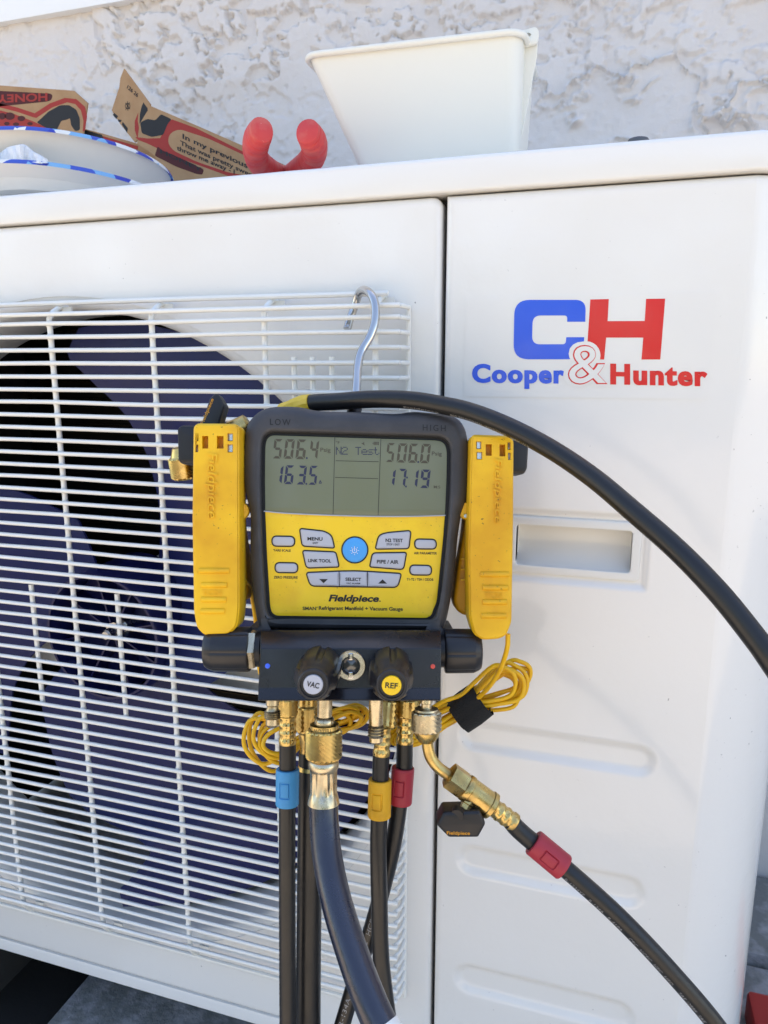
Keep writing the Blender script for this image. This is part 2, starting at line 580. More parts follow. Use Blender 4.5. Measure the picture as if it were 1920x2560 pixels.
# ---- house wall: rough plaster with trowelled, flattened patches
def vnoise(X, Z, sc_, seed):
    r = np.random.default_rng(seed)
    G = r.random((256, 256))
    x, z = X / sc_, Z / sc_
    xi, zi = np.floor(x).astype(int), np.floor(z).astype(int)
    fx, fz = x - xi, z - zi
    fx = fx * fx * (3 - 2 * fx); fz = fz * fz * (3 - 2 * fz)
    g_ = lambda a, b: G[a % 256, b % 256]
    return (g_(xi, zi) * (1 - fx) + g_(xi + 1, zi) * fx) * (1 - fz) + (g_(xi, zi + 1) * (1 - fx) + g_(xi + 1, zi + 1) * fx) * fz
def fbm(X, Z, sc_, seed, oct_=4, gain=0.5):
    a, t, o_ = 1.0, 0.0, 0.0
    for k in range(oct_):
        o_ = o_ + a * vnoise(X + 13.7 * k, Z - 7.1 * k, sc_ / 2 ** k, seed + k)
        t += a
        a *= gain
    return o_ / t
def sstep(a, b, x):
    t = np.clip((x - a) / (b - a), 0, 1)
    return t * t * (3 - 2 * t)
WALL_Y = 0.50
hw = thing('house_wall', 'pale grey stucco house wall behind the white outdoor unit', 'wall', (0, WALL_Y, 0))
def grid_mesh(name, X, Y, Z, mask=None):
    nz, nx = X.shape
    v = np.stack([X, Y, Z], -1).reshape(-1, 3)
    i = np.arange((nz - 1) * (nx - 1))
    r, c = i // (nx - 1), i % (nx - 1)
    a = r * nx + c
    f = np.stack([a, a + 1, a + nx + 1, a + nx], -1)
    if mask is not None:
        f = f[mask.reshape(-1)]
    me = bpy.data.meshes.new(name)
    me.from_pydata(v.tolist(), [], f.tolist())
    me.polygons.foreach_set('use_smooth', [True] * len(me.polygons))
    me.update()
    return me
xs = np.arange(-1.25, 0.55, 0.0021)
zs = np.arange(0.92, 1.46, 0.0021)
X, Z = np.meshgrid(xs, zs)
wx = X + 0.05 * (fbm(X, Z, 0.10, 11, 3) - 0.5)
wz = Z + 0.05 * (fbm(X, Z, 0.10, 21, 3) - 0.5)
right = sstep(-0.32, -0.02, X)
big = fbm(wx, wz * 0.9, 0.12, 31, 6, 0.52)                  # trowelled sheets
mid = fbm(wx * 0.9 + wz * 0.35, wz, 0.031, 41, 5, 0.6)      # broken crumbs
sml = fbm(X * 0.9 + Z * 0.2, Z, 0.016, 45, 4, 0.6)
fine = fbm(X, Z, 0.009, 51, 3, 0.6)
region = sstep(0.24, 0.46, fbm(X, Z, 0.22, 61, 3))
strk = fbm(wx * 0.55 + wz * 0.5, wz * 1.2 - wx * 0.35, 0.085, 71, 6, 0.5)
ridge = np.exp(-((strk - 0.5) / 0.012) ** 2) + 0.8 * np.exp(-((big - 0.56) / 0.010) ** 2)
lipb = np.exp(-((big - 0.505) / 0.009) ** 2)
h1 = (sstep(0.490, 0.505, big) * 0.0024 + lipb * 0.0030 + 0.0030 * ridge * sstep(0.35, 0.6, mid)) * (0.06 + 0.94 * right)
h2 = sstep(0.520, 0.550, mid) * 0.0050 * (0.25 + 0.75 * region) * (1 - 0.35 * right)
h4 = sstep(0.530, 0.565, sml) * 0.0042 * (1 - 0.55 * right) * (0.25 + 0.75 * region)
h3 = (fine - 0.5) * 0.0022
H = 1.5 * np.maximum(np.maximum(1.6 * h1, h2), h4) + 0.3 * np.minimum(h1, h2) + h3
part('plaster_face', grid_mesh('plaster_face', X, WALL_Y - H, Z), M_STUCCO, hw)
b = MB()
b.box((-0.5, WALL_Y + 0.103, 1.15), (9.0, 0.2, 2.30))
part('wall_body', b, M_STUCCO, hw)
tz = Z0 + 0.5375
t = MB()
t.box((-1.35, WALL_Y - 0.008, tz + 0.075), (3.2, 0.015, 0.15), 0.002)
part('window_trim', t, M_TRIM, hw, label='white painted window trim along the top of the wall')

# ================================================================ OUTDOOR UNIT
ZT, ZB = Z0 + 0.1235, Z0 - 0.642          # top and bottom of the front panels
XL, XG, XC = -0.815, -0.1253, 0.0825      # left edge, gap between panels, crease of the right corner
FC = Vector((-0.474, 0, Z0 - 0.266))      # fan centre
FR = 0.317
ac = thing('air_conditioner', 'glossy white outdoor air conditioning unit with wire fan grille and logo', 'air conditioner', (-0.35, 0.18, PADZ))
VX = Matrix(((1, 0, 0, 0), (0, 0, -1, 0), (0, 1, 0, 0), (0, 0, 0, 1)))   # slab plane -> wall plane, front towards -Y

# fan panel with its round opening
p = MB()
p.slab(rrect(XL, ZB, XG - 0.0015, ZT, 0.008, 6), -0.022, 0.0, 0.0055, 4, holes=[circ(FC.x, FC.z, FR + 0.011, 120)], T=VX)
part('front_panel', p, M_PANEL, ac, 40)
p = MB()
prof = []
for k in range(7):
    a = (pi / 2) * k / 6
    prof.append((0.001 + 0.011 * (1 - cos(a)), FR + 0.011 * (1 - sin(a))))
prof += [(0.03, FR - 0.0005), (0.086, FR), (0.088, FR + 0.002), (0.09, FR + 0.05)]
p.lathe(FC, FC + Vector((0, 1, 0)), prof, 120, cap=False)
part('fan_shroud', p, M_SHROUD, ac, 50)

# service panel as a fine grid: pressed grooves, handle pocket, rounded right corner
def lin(a, b_, n):
    return np.linspace(a, b_, n, endpoint=False)
e = 0.0055
left = XG + 0.0015
HX0, HX1, HZ0, HZ1 = -0.0685, 0.0272, Z0 - 0.1572, Z0 - 0.1130
eg = np.array([0, 0.0002, 0.0007, 0.0015, 0.0026, 0.0040])
us = np.concatenate([left + eg, np.arange(left + e, XC, 0.0016), [XC]])
zs = np.concatenate([ZB + eg, np.arange(ZB + e, ZT - e, 0.0016), (ZT - eg)[::-1]])
def snap(arr, vals):
    for v_ in vals:
        arr[np.argmin(abs(arr - v_))] = v_
    return arr
us = snap(us, [HX0, HX1]); zs = snap(zs, [HZ0, HZ1])
A0 = 22
CR = 0.1055                                # radius of the right corner
na = 26
aa = np.radians(A0 + (90 - A0) * np.arange(1, na + 1) / na)
a0 = radians(A0)
cxs = XC + CR * (np.sin(aa) - sin(a0))
cys = CR * (cos(a0) - np.cos(aa))
xs_all = np.concatenate([us, cxs, [cxs[-1], cxs[-1]]])
ys_all = np.concatenate([np.zeros_like(us), cys, [cys[-1] + 0.12, cys[-1] + 0.30]])
X, Z = np.meshgrid(xs_all, zs)
Y = np.tile(ys_all, (len(zs), 1))
U = X - left
def edge(d):
    d = np.clip(d, 0, e)
    return e - np.sqrt(np.maximum(e * e - (e - d) ** 2, 0))
flat = (Y == 0)
EY = np.maximum(np.maximum(edge(Z - ZB), edge(ZT - Z)), np.where(flat, edge(U), 0))
# soft bow towards the crease
Y = Y + EY
def groove(cx0, cx1, cz, hh, depth):
    dx = np.maximum(np.maximum(cx0 + hh - X, X - (cx1 - hh)), 0)
    d = np.sqrt(dx ** 2 + (Z - cz) ** 2) / hh
    return depth * (1 - sstep(0.42, 1.0, d))
for cz, hh in ((W(1300, 1858, 0).z, 0.0150), (W(1400, 2196, 0).z, 0.0165), (W(1400, 2505, 0).z, 0.0175)):
    Y = Y + np.where(flat, groove(-0.107, 0.052, cz, hh, 0.0042), 0)
# shallow step around the handle
dx = np.maximum(np.maximum(HX0 - 0.006 - X, X - (HX1 + 0.006)), np.maximum(HZ0 - 0.006 - Z, Z - (HZ1 + 0.006)))
Y = Y + np.where(flat, 0.0035 * (1 - sstep(-0.004, 0.0015, dx)), 0)
cxm = 0.5 * (X[:-1, :-1] + X[1:, 1:]); czm = 0.5 * (Z[:-1, :-1] + Z[1:, 1:])
mask = ~((cxm > HX0 + 0.001) & (cxm < HX1 - 0.001) & (czm > HZ0 + 0.001) & (czm < HZ1 - 0.001))
part('service_panel', grid_mesh('service_panel', X, Y, Z, mask), M_PANEL, ac)
# handle pocket
p = MB()
ix0, ix1, iz0, iz1 = HX0 + 0.0045, HX1 - 0.0058, HZ0 + 0.0060, HZ1 - 0.0062
p.slab(rrect(HX0 - 0.0008, HZ0 - 0.0008, HX1 + 0.0008, HZ1 + 0.0008, 0.004, 5), -0.012, -0.0012, 0.0015, 3, holes=[rrect(ix0, iz0, ix1, iz1, 0.0025, 5)], T=VX, hbev=0.0008)
hd = part('handle_frame', p, M_HANDLE, ac)
p = MB()
zm = iz0 + 0.62 * (iz1 - iz0)
zs_ = [(0.004, iz1), (0.018, iz1 - 0.001), (0.020, iz1 - 0.003), (0.021, zm - 0.002), (0.0205, zm - 0.005), (0.006, iz0 + 0.0006), (0.002, iz0)]
v, f = [], []
for (y_, z_) in zs_:
    v += [(ix0, y_, z_), (ix1, y_, z_)]
for k in range(len(zs_) - 1):
    f.append((2 * k, 2 * k + 1, 2 * k + 3, 2 * k + 2))
v += [(ix0, 0.002, iz0), (ix0, 0.022, iz0), (ix0, 0.022, iz1), (ix0, 0.002, iz1), (ix1, 0.002, iz0), (ix1, 0.022, iz0), (ix1, 0.022, iz1), (ix1, 0.002, iz1)]
nb = 2 * len(zs_)
f += [(nb, nb + 1, nb + 2, nb + 3), (nb + 4, nb + 5, nb + 6, nb + 7)]
p.add(v, f)
part('handle_pocket', p, M_HANDLE, hd, 50)

# top cover
p = MB()
cov = [(XL - 0.004, 0.0), (XL - 0.004, 0.41), (cxs[-1] + 0.004, 0.41)]
arc = [(XC + (CR + 0.004) * (sin(a) - sin(a0)) + 0.0006, -0.004 + (CR + 0.004) * (cos(a0) - cos(a))) for a in np.radians(np.linspace(90, A0, 18))]
cov = [(XL - 0.004, -0.004), *[(x, y) for x, y in arc][::-1], (arc[0][0], 0.41), (XL - 0.004, 0.41)]
p.slab(cov, Z0 + 0.136, Z0 + 0.1492, 0.0040, 5, back=False)
p.slab(cov, -(Z0 + 0.136), -(Z0 + 0.1246), 0.0020, 4, T=Matrix.Scale(-1, 4, (0, 0, 1)))
part('top_cover', p, M_COVER, ac, 40)
# dark joint behind the panels, sides and base
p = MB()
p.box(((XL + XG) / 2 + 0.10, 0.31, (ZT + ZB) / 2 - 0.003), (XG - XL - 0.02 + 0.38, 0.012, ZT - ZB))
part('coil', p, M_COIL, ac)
p = MB()
for k in range(64):
    z_ = ZB + 0.02 + k * 0.0118
    p.box((FC.x, 0.302, z_), (0.66, 0.004, 0.0022))
o = part('coil_fins', p, mat('dull_copper_tubes', (0.05, 0.042, 0.03), 0.4, metal=0.8), ac)
o['kind'] = 'stuff'
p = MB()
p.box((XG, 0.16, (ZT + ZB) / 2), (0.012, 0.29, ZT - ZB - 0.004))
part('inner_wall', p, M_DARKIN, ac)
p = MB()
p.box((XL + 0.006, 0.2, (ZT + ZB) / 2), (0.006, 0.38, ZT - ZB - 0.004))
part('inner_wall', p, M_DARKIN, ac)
p = MB()
p.box((XL + 0.001, 0.215, (ZT + ZB) / 2), (0.002, 0.386, ZT - ZB))
part('side_panel', p, M_PANEL, ac)
p = MB()
base = [(XL + 0.002, 0.003), *[(x - 0.003, y + 0.007) for x, y in arc][::-1], (arc[0][0] - 0.001, 0.405), (XL - 0.003, 0.405)]
p.slab(base, Z0 - 0.6595, Z0 - 0.6452, 0.002, 2)
part('base_pan', p, M_COVER, ac)
for fx in (-0.69, 0.03):
    p = MB()
    p.box((fx, 0.2, (PADZ + Z0 - 0.6595) / 2 + 0.0015), (0.06, 0.40, Z0 - 0.6595 - PADZ - 0.004), 0.003)
    part('foot', p, M_DARKIN, ac)

# fan
fan = part('fan', MB().lathe(FC + Vector((0, 0.018, 0)), FC + Vector((0, 0.10, 0)),
    [(0.0, 0.0632), (0.0, 0.0655), (0.03, 0.067), (0.9, 0.070), (0.9, 0.066), (0.06, 0.0632), (0.0, 0.0632)], 72, cap=False), M_HUB, ac, 40)
p = MB().lathe(FC + Vector((0, 0.060, 0)), FC + Vector((0, 0.066, 0)), [(0, 0.0005), (0, 0.063), (1, 0.063)], 48)
for k in range(8):
    a = 2 * pi * k / 8 + 0.25
    T = Matrix.Translation(FC) @ Matrix.Rotation(-a, 4, 'Y')
    p.box((0.036, 0.048, 0), (0.054, 0.024, 0.0016), T=T)
part('hub', p, M_HUB, fan, 30)
p = MB().lathe(FC + Vector((0, 0.024, 0)), FC + Vector((0, 0.062, 0)), [(0, 0.004), (0.05, 0.0056), (0.35, 0.006), (0.36, 0.0095), (0.55, 0.0095), (0.56, 0.012), (1.0, 0.013)], 24)
part('shaft_nut', p, M_STEEL, fan, 30)
def blade_mesh():
    rs = np.linspace(0.060, 0.309, 26)
    R_L = np.interp(rs, [0.06, 0.12, 0.18, 0.22, 0.25, 0.285, 0.309], [70, 76, 84, 91, 98, 104, 99])
    R_T = np.interp(rs, [0.06, 0.12, 0.14, 0.177, 0.205, 0.219, 0.235, 0.26, 0.29, 0.309], [-26, -19, -8, 5, 14, 33, 40, 35, 29, 30])
    n = 26
    v, f = [], []
    for side in (0, 1):
        for i, r in enumerate(rs):
            for j in range(n + 1):
                t_ = j / n
                th = radians(R_T[i] + (R_L[i] - R_T[i]) * t_)
                y = 0.018 + 0.062 * t_ ** 0.85 + 0.012 * (1 - r / 0.309) + 0.004 * sin(pi * t_) + side * 0.0026
                v.append((r * cos(th), y, r * sin(th)))
    m = (n + 1) * len(rs)
    for i in range(len(rs) - 1):
        for j in range(n):
            a = i * (n + 1) + j
            f.append((a, a + 1, a + n + 2, a + n + 1))
            f.append((m + a, m + a + n + 1, m + a + n + 2, m + a + 1))
    for i in range(len(rs) - 1):
        for j in (0, n):
            a = i * (n + 1) + j
            f.append((a, a + n + 1, m + a + n + 1, m + a))
    for j in range(n):
        for i in (0, len(rs) - 1):
            a = i * (n + 1) + j
            f.append((a, a + 1, m + a + 1, m + a))
    mb = MB().add(v, f)
    return mb.mesh('blade', 40)
bl = blade_mesh()
for k in range(3):
    o = part('blade', bl, M_FAN, fan)
    o.matrix_local = Matrix.Translation(FC) @ Matrix.Rotation(-radians(120 * k), 4, 'Y')
# motor bracket behind the fan
p = MB()
p.box((FC.x + 0.02, 0.150, Z0 - 0.338), (0.60, 0.03, 0.046), 0.004)
p.lathe(FC + Vector((0, 0.13, 0)), FC + Vector((0, 0.2, 0)), [(0, 0.05), (0.05, 0.055), (1, 0.055)], 32)
part('motor_bracket', p, M_SHROUD, ac)

# grille
GY = -0.028
GX0, GX1 = -0.800, -0.1505
wr = 0.0019
gr = MB()
gr.tube([(GX1, -0.0035, Z0 + 0.046), (GX1, -0.0035, Z0 - 0.572)], wr, 8)
grille = part('grille', gr, M_WIRE, ac)
gr = MB()
gr.tube([(GX0, -0.0035, Z0 + 0.046), (GX0, -0.0035, Z0 - 0.572)], wr, 8)
part('end_wire', gr, M_WIRE, grille)
def wire_mesh(x1, x0, jit):
    m = MB()
    P = [(x0, -0.0045, 0), (x0, -0.018, 0), (x0 + 0.003, GY + 0.004, 0), (x0 + 0.010, GY, 0)]
    nseg = 6
    for k in range(1, nseg):
        P.append((x0 + 0.006 + (x1 - x0 - 0.012) * k / nseg, GY + jit * 0.0006 * sin(k * 1.7 + jit * 3), jit * 0.0005 * sin(k * 2.3 + jit)))
    P += [(x1 - 0.010, GY, 0), (x1 - 0.003, GY + 0.004, 0), (x1, -0.016, 0), (x1, -0.0045, 0)]
    m.tube(P, wr, 8, sub=3)
    return m.mesh('wire', 60)
wm = [wire_mesh(GX1, GX0, j) for j in (0.0, 0.7, -0.8, 1.2)]
rows = [0.0446, 0.0364] + [0.0257 - 0.01118 * k for k in range(53)]
for i, z in enumerate(rows):
    o = part('wire', wm[(i * 7 + i // 3) % 4], M_WIRE, grille)
    o.location = (0, 0, Z0 + z)
# top and bottom rails stand nearer the panel
def rail(z, y, x0, x1):
    m = MB()
    m.tube([(x0, y, 0), (x0 + 0.2, y - 0.0004, 0), (x1 - 0.2, y, 0.0006), (x1, y, 0)], wr * 1.1, 8, sub=4)
    o = part('rail', m, M_WIRE, grille)
    o.location = (0, 0, Z0 + z)
rail(0.0545, -0.0125, GX0 + 0.01, -0.1640)
rail(-0.5790, -0.0140, GX0 + 0.01, -0.1640)
m = MB()
vy = GY + 0.0036
sp_ = [(0, -0.0015, 0.0525), (0, -0.010, 0.0520), (0, -0.019, 0.0470), (0, vy, 0.0410)]
rd_ = [1.0] * 4
for z in rows[1:-1]:                       # the wire thickens a little at every weld
    sp_ += [(0, vy, z + 0.0030), (0, vy - 0.0004, z + 0.0008), (0, vy - 0.0004, z - 0.0008), (0, vy, z - 0.0030)]
    rd_ += [1.0, 1.22, 1.22, 1.0]
sp_ += [(0, vy + 0.001, -0.562), (0, -0.017, -0.572), (0, -0.008, -0.5765), (0, -0.0015, -0.577)]
rd_ += [1.0] * 4
m.tube(sp_, wr * 1.25, 8, sub=1, rf=lambda t, a: wr * 1.25 * rd_[int(round(t * (len(rd_) - 1)))])
m.box((0.005, -0.0075, 0.0495), (0.010, 0.0016, 0.005))
m.box((0.005, -0.0075, -0.573), (0.010, 0.0016, 0.005))
sm = m.mesh('support_wire', 50)
for x in (-0.772, -0.669, -0.5665, -0.4655, -0.3635, -0.2615, -0.1705):
    o = part('support_wire', sm, M_WIRE, grille)
    o.location = (x, 0, Z0)
def stub(x, za, zb):
    m = MB()
    L = za - zb
    m.tube([(0, 0, 0.0018), (0, 0, 0), (0, 0, -L)], wr * 1.2, 8, sub=1, rf=None)
    o = part('stub_wire', m, M_WIRE, grille)
    o.location = (x, vy, Z0 + za)
for x in (-0.2370, -0.2215, -0.2055):
    stub(x, 0.0062, -0.12)
for x in (-0.5135, -0.4175):
    stub(x, -0.2030, -0.3235)

# logo sticker and its printing
def wl(x, y):                             # sticker zoom coordinates -> panel plane
    q = W(1080 + x / 1.975, 680 + y / 1.975, 0.0)
    return (q.x, q.z)
st = MB()
c_ = [wl(165, 100), wl(1425, 80), wl(1390, 636), wl(160, 622)]
st.slab(rpoly([(-0.1075, c_[3][1] + 0.001), (0.0640, c_[3][1] + 0.001), (0.0640, Z0 + 0.0505), (-0.1075, Z0 + 0.0505)], 0.002, 3), 0.0, 0.0004, 0, T=VX)
stick = part('logo_sticker', st, M_STICK, ac, label='glossy rectangular brand sticker with blue and red lettering')
def flat_poly(pts, m, name, z, parent):
    mb = MB()
    mb.slab(pts, z - 0.00008, z, 0, T=VX)
    return part(name, mb, m, parent, 0)
C_ = [(757, 246), (668, 246), (668, 215), (498, 215), (494, 357), (660, 357), (663, 322), (752, 322), (745, 431), (402, 431), (408, 138), (760, 138)]
C_r = [0, 0, 24, 40, 40, 16, 0, 0, 75, 75, 75, 75]
C_p = [wl(*p_) for p_ in rpoly(C_, C_r, 8)]
flat_poly(C_p, M_LOGOB, 'letter', 0.0006, stick)
H_ = [(782, 136), (873, 134), (867, 243), (1050, 242), (1057, 133), (1151, 132), (1127, 432), (1034, 432), (1043, 324), (860, 324), (850, 432), (762, 432)]
flat_poly([wl(*p_) for p_ in H_], M_LOGOR, 'letter', 0.0006, stick)
def wlbox(x0, y0, x1, y1, lift, slope=0.0):
    def fn(u, v, z):
        a = wl(x0 + (x1 - x0) * u, y1 + (y0 - y1) * v + slope * (x1 - x0) * (u - 0.5))
        return (a[0], -lift, a[1])
    return fn
text_on(stick, '&', wlbox(648, 343, 890, 570, 0.00075), M_STICK, bold=0.05, name='ampersand_halo')
flat_poly([wl(*p_) for p_ in circ(762, 412, 70, 24)], M_STICK, 'ampersand_halo', 0.0007, stick)
text_on(stick, '&', wlbox(671, 360, 867, 556, 0.00090), M_LOGOR, bold=0.022, name='ampersand')
text_on(stick, '&', wlbox(677, 366, 859, 550, 0.00105), M_STICK, bold=0.0, name='ampersand_fill')
text_on(stick, 'Cooper', wlbox(200, 455, 655, 577, 0.0006, 0.01), M_LOGOB, bold=0.038, spacing=1.14)
for dx_, dl in ((-2, 0.00008), (2, 0.00014)):
    text_on(stick, 'Cooper', wlbox(200 + dx_, 455, 655 + dx_, 577, 0.0006 + dl, 0.01), M_LOGOB, bold=0.038, spacing=1.14)
    text_on(stick, 'Hunter', wlbox(882 + dx_, 457, 1358 + dx_, 561, 0.0006 + dl, 0.02), M_LOGOR, bold=0.038, spacing=1.14)
text_on(stick, 'Hunter', wlbox(882, 457, 1358, 561, 0.0006, 0.02), M_LOGOR, bold=0.038, spacing=1.14)

# ================================================================ MANIFOLD GAUGE (all in the gauge frame)
gauge = thing('manifold_gauge', 'charcoal and yellow digital manifold gauge hanging from the grille by a steel hook', 'gauge', K(880, 1750, 0.0), frame='gauge')
BOOT = [(686, 1013), (650, 1022), (624, 1044), (611, 1071), (605, 1132), (606, 1207), (613, 1248), (620, 1277), (622, 1313), (621, 1404), (629, 1495), (638, 1552), (643, 1570), (652, 1575),
        (1100, 1578), (1110, 1574), (1118, 1556), (1133, 1480), (1142, 1404), (1147, 1344), (1156, 1288), (1166, 1260), (1172, 1222), (1175, 1132), (1170, 1086), (1162, 1062), (1147, 1044), (1122, 1034),
        (1060, 1027), (1028, 1026), (985, 1031), (905, 1027), (800, 1024), (745, 1014)]
FACE = [(676, 1086), (664, 1095), (660, 1112), (659, 1200), (660, 1281), (664, 1386), (672, 1516), (676, 1534), (687, 1542), (1068, 1548), (1080, 1541), (1085, 1525), (1093, 1508), (1109, 1353), (1114, 1288), (1118, 1200), (1119, 1128), (1115, 1110), (1104, 1101), (1090, 1099)]
def smooth2(pts, sub=4):
    return [tuple(p.to_2d()) for p in spline([Vector((a[0], a[1], 0)) for a in pts], sub, True)]
boot2 = kpoly(smooth2(BOOT, 3))
def grow(pts, d):
    cx = sum(p[0] for p in pts) / len(pts); cy = sum(p[1] for p in pts) / len(pts)
    return [(cx + (x - cx) * (1 + d / abs(x - cx + 1e-3) if abs(x - cx) > 40 else 1), cy + (y - cy) * (1 + d / abs(y - cy + 1e-3) if abs(y - cy) > 40 else 1)) for x, y in pts]
face_s = rpoly(FACE, 14, 3)
p = MB()
hole = inset(ccw(kpoly(face_s)), -0.0022)
p.slab(boot2, -0.045, 0.0, 0.0075, 5, holes=[hole], hbev=0.0022)
part('rubber_boot', p, M_BOOT, gauge, 50)
# black gasket floor inside the boot
p = MB()
p.slab(inset(ccw(boot2), 0.006), -0.044, -0.0065)
part('back_housing', p, M_GASKET, gauge)
SPL = [(659.5, 1277.5), (720, 1283), (835, 1288), (933, 1290.5), (1030, 1290.5), (1113.8, 1288)]
up_ = [q for q in face_s if q[1] < 1279]
lo_ = [q for q in face_s if q[1] > 1282]
def order(pts, cx, cy):
    return sorted(pts, key=lambda q: atan2(q[1] - cy, q[0] - cx))
fl = face_s
# screen outline: along the top from the left split point to the right split point
iL = min(range(len(fl)), key=lambda i: hypot(fl[i][0] - 659.6, fl[i][1] - 1279))
iR = min(range(len(fl)), key=lambda i: hypot(fl[i][0] - 1114, fl[i][1] - 1288))
def run(i, j):
    o = []
    while True:
        o.append(fl[i])
        if i == j:
            return o
        i = (i + 1) % len(fl)
bottom = run(iL, iR)           # the list goes left side -> bottom -> right side
top = run(iR, iL)
screen_o = [q for q in top if q[1] < 1276] + SPL
yellow_o = [q for q in bottom if q[1] > 1292] + [(a, b + 1.2) for a, b in SPL[::-1]]
p = MB().slab(kpoly(screen_o), -0.0066, -0.0046, 0.0003, 2)
screen = part('screen', p, M_LCD, gauge)
p = MB().slab(kpoly(yellow_o), -0.0066, -0.0050, 0.0003, 2)
face = part('face_panel', p, M_YFACE, gauge)
p = MB()
pts = [K(a, b + 0.5, -0.0042) for a, b in SPL]
p.tube(pts, 0.0004, 6)
part('screen_edge', p, M_BUTTON, gauge)

SW = -0.0045
# seven segment digits
SEG = {'0': 'abcdef', '1': 'bc', '3': 'abcdg', '4': 'bcfg', '5': 'acdfg', '6': 'acdefg', '7': 'abc', '9': 'abcdfg'}
def digit(x0, y0, x1, y1, ch, m, slope, slant=0.12, w=SW):
    mb = MB()
    t = 0.29
    Wd, Hd = x1 - x0, y1 - y0
    def pt(u, v):          # u right 0..1, v down 0..1 ; slant leans to the right at the top
        lean = (0.5 - v) * slant * Hd
        return (x0 + u * Wd + lean, y0 + v * Hd + slope * (u - 0.5) * Wd)
    g_ = 0.035
    tv = t * Wd / Hd
    polys = {
        'a': [(0.04 + g_, 0), (0.96 - g_, 0), (0.96 - t, tv), (0.04 + t, tv)],
        'd': [(0.04 + t, 1 - tv), (0.96 - t, 1 - tv), (0.96 - g_, 1), (0.04 + g_, 1)],
        'g': [(t * 0.62, 0.5), (t, 0.5 - tv / 2), (1 - t, 0.5 - tv / 2), (1 - t * 0.62, 0.5), (1 - t, 0.5 + tv / 2), (t, 0.5 + tv / 2)],
        'f': [(0, 0.03), (t, tv + 0.03), (t, 0.5 - tv / 2 - 0.02), (t * 0.45, 0.485), (0, 0.47)],
        'e': [(0, 0.53), (t * 0.45, 0.515), (t, 0.5 + tv / 2 + 0.02), (t, 1 - tv - 0.03), (0, 0.97)],
        'b': [(1, 0.03), (1 - t, tv + 0.03), (1 - t, 0.5 - tv / 2 - 0.02), (1 - t * 0.45, 0.485), (1, 0.47)],
        'c': [(1, 0.53), (1 - t * 0.45, 0.515), (1 - t, 0.5 + tv / 2 + 0.02), (1 - t, 1 - tv - 0.03), (1, 0.97)]}
    for s_ in SEG[ch]:
        pp = [K(*pt(u, v), w) for u, v in polys[s_]]
        mb.add(pp, [tuple(range(len(pp)))])
    part('digit', mb, m, screen, 0)
def z8r(x0, y0, x1, y1):
    a, b_ = z8(x0, y0), z8(x1, y1)
    return a[0], a[1], b_[0], b_[1]
for (x0, x1, y0, y1, ch, m_) in [
        (134, 200, 115, 265, '5', M_SEGB), (220, 290, 117, 267, '0', M_SEGB), (311, 383, 119, 270, '6', M_SEGB), (415, 478, 122, 271, '4', M_SEGB),
        (178, 204, 316, 459, '1', M_SEGN), (222, 289, 317, 462, '6', M_SEGN), (317, 384, 320, 465, '3', M_SEGN), (408, 470, 321, 467, '5', M_SEGN),
        (1003, 1062, 146, 292, '5', M_SEGB), (1088, 1156, 149, 296, '0', M_SEGB), (1174, 1242, 151, 298, '6', M_SEGB), (1266, 1336, 153, 301, '0', M_SEGB),
        (1040, 1068, 345, 476, '1', M_SEGN), (1088, 1151, 344, 484, '7', M_SEGN), (1214, 1244, 346, 488, '1', M_SEGN), (1264, 1334, 350, 492, '9', M_SEGN)]:
    if ch == '1':
        x0 = x1 - 66
    digit(*z8r(x0, y0, x1, y1), ch, m_, 0.03)
d_ = MB()
for (x, y) in ((390, 262), (387, 460), (1246, 292), (1160, 411), (1152, 480)):
    d_.add([K(*z8(x + a, y + b_), SW) for a, b_ in ((-6, -7), (6, -7), (6, 7), (-6, 7))], [(0, 1, 2, 3)])
part('decimal_points', d_, M_SEGN, screen, 0)
def sline(pts, wd, m, name='divider'):
    mb = MB()
    for (a, b_) in zip(pts[:-1], pts[1:]):
        A, B = K(*z8(*a), SW), K(*z8(*b_), SW)
        t_ = (B - A).normalized()
        n_ = Vector((-t_.y, t_.x, 0)) * wd / 2
        mb.add([A - n_, B - n_, B + n_, A + n_], [(0, 1, 2, 3)])
    part(name, mb, m, screen, 0)
sline([(606, 88), (592, 693)], 0.00035, M_INK)
sline([(960, 98), (938, 700)], 0.00035, M_INK)
sline([(612, 282), (942, 290)], 0.00035, M_INK)
sline([(608, 410), (938, 420)], 0.00035, M_INK)
def stext(s_, x0, y0, x1, y1, m, bold=0.012, slope=0.03, shear=0.0):
    text_on(screen, s_, kbox(*z8r(x0, y0, x1, y1), SW, slope), m, bold=bold, shear=shear)
stext('Psig', 494, 183, 573, 224, M_SEGB)
stext('Psig', 1350, 212, 1427, 252, M_SEGB)
stext('°F', 614, 131, 642, 154, M_SEGB)
stext('M:S', 1365, 473, 1415, 495, M_SEGB)
tri = MB()
for s_ in (((484, 455), (494, 433)), ((494, 433), (503, 455)), ((503, 455), (484, 455))):
    A, B = K(*z8(*s_[0]), SW), K(*z8(*s_[1]), SW)
    t_ = (B - A).normalized(); n_ = Vector((-t_.y, t_.x, 0)) * 0.00025
    tri.add([A - n_, B - n_, B + n_, A + n_], [(0, 1, 2, 3)])
part('delta_sign', tri, M_SEGN, screen, 0)
ic = MB()
for poly in ([(815, 145), (822, 145), (831, 136), (831, 161), (822, 153), (815, 153)], [(809, 150), (812, 147), (837, 161), (834, 164)]):
    ic.add([K(*z8(*q), SW) for q in poly], [tuple(range(len(poly)))])
ic.add([K(*z8(*q), SW) for q in [(896, 143), (901, 143), (901, 156), (896, 156)]], [(0, 1, 2, 3)])
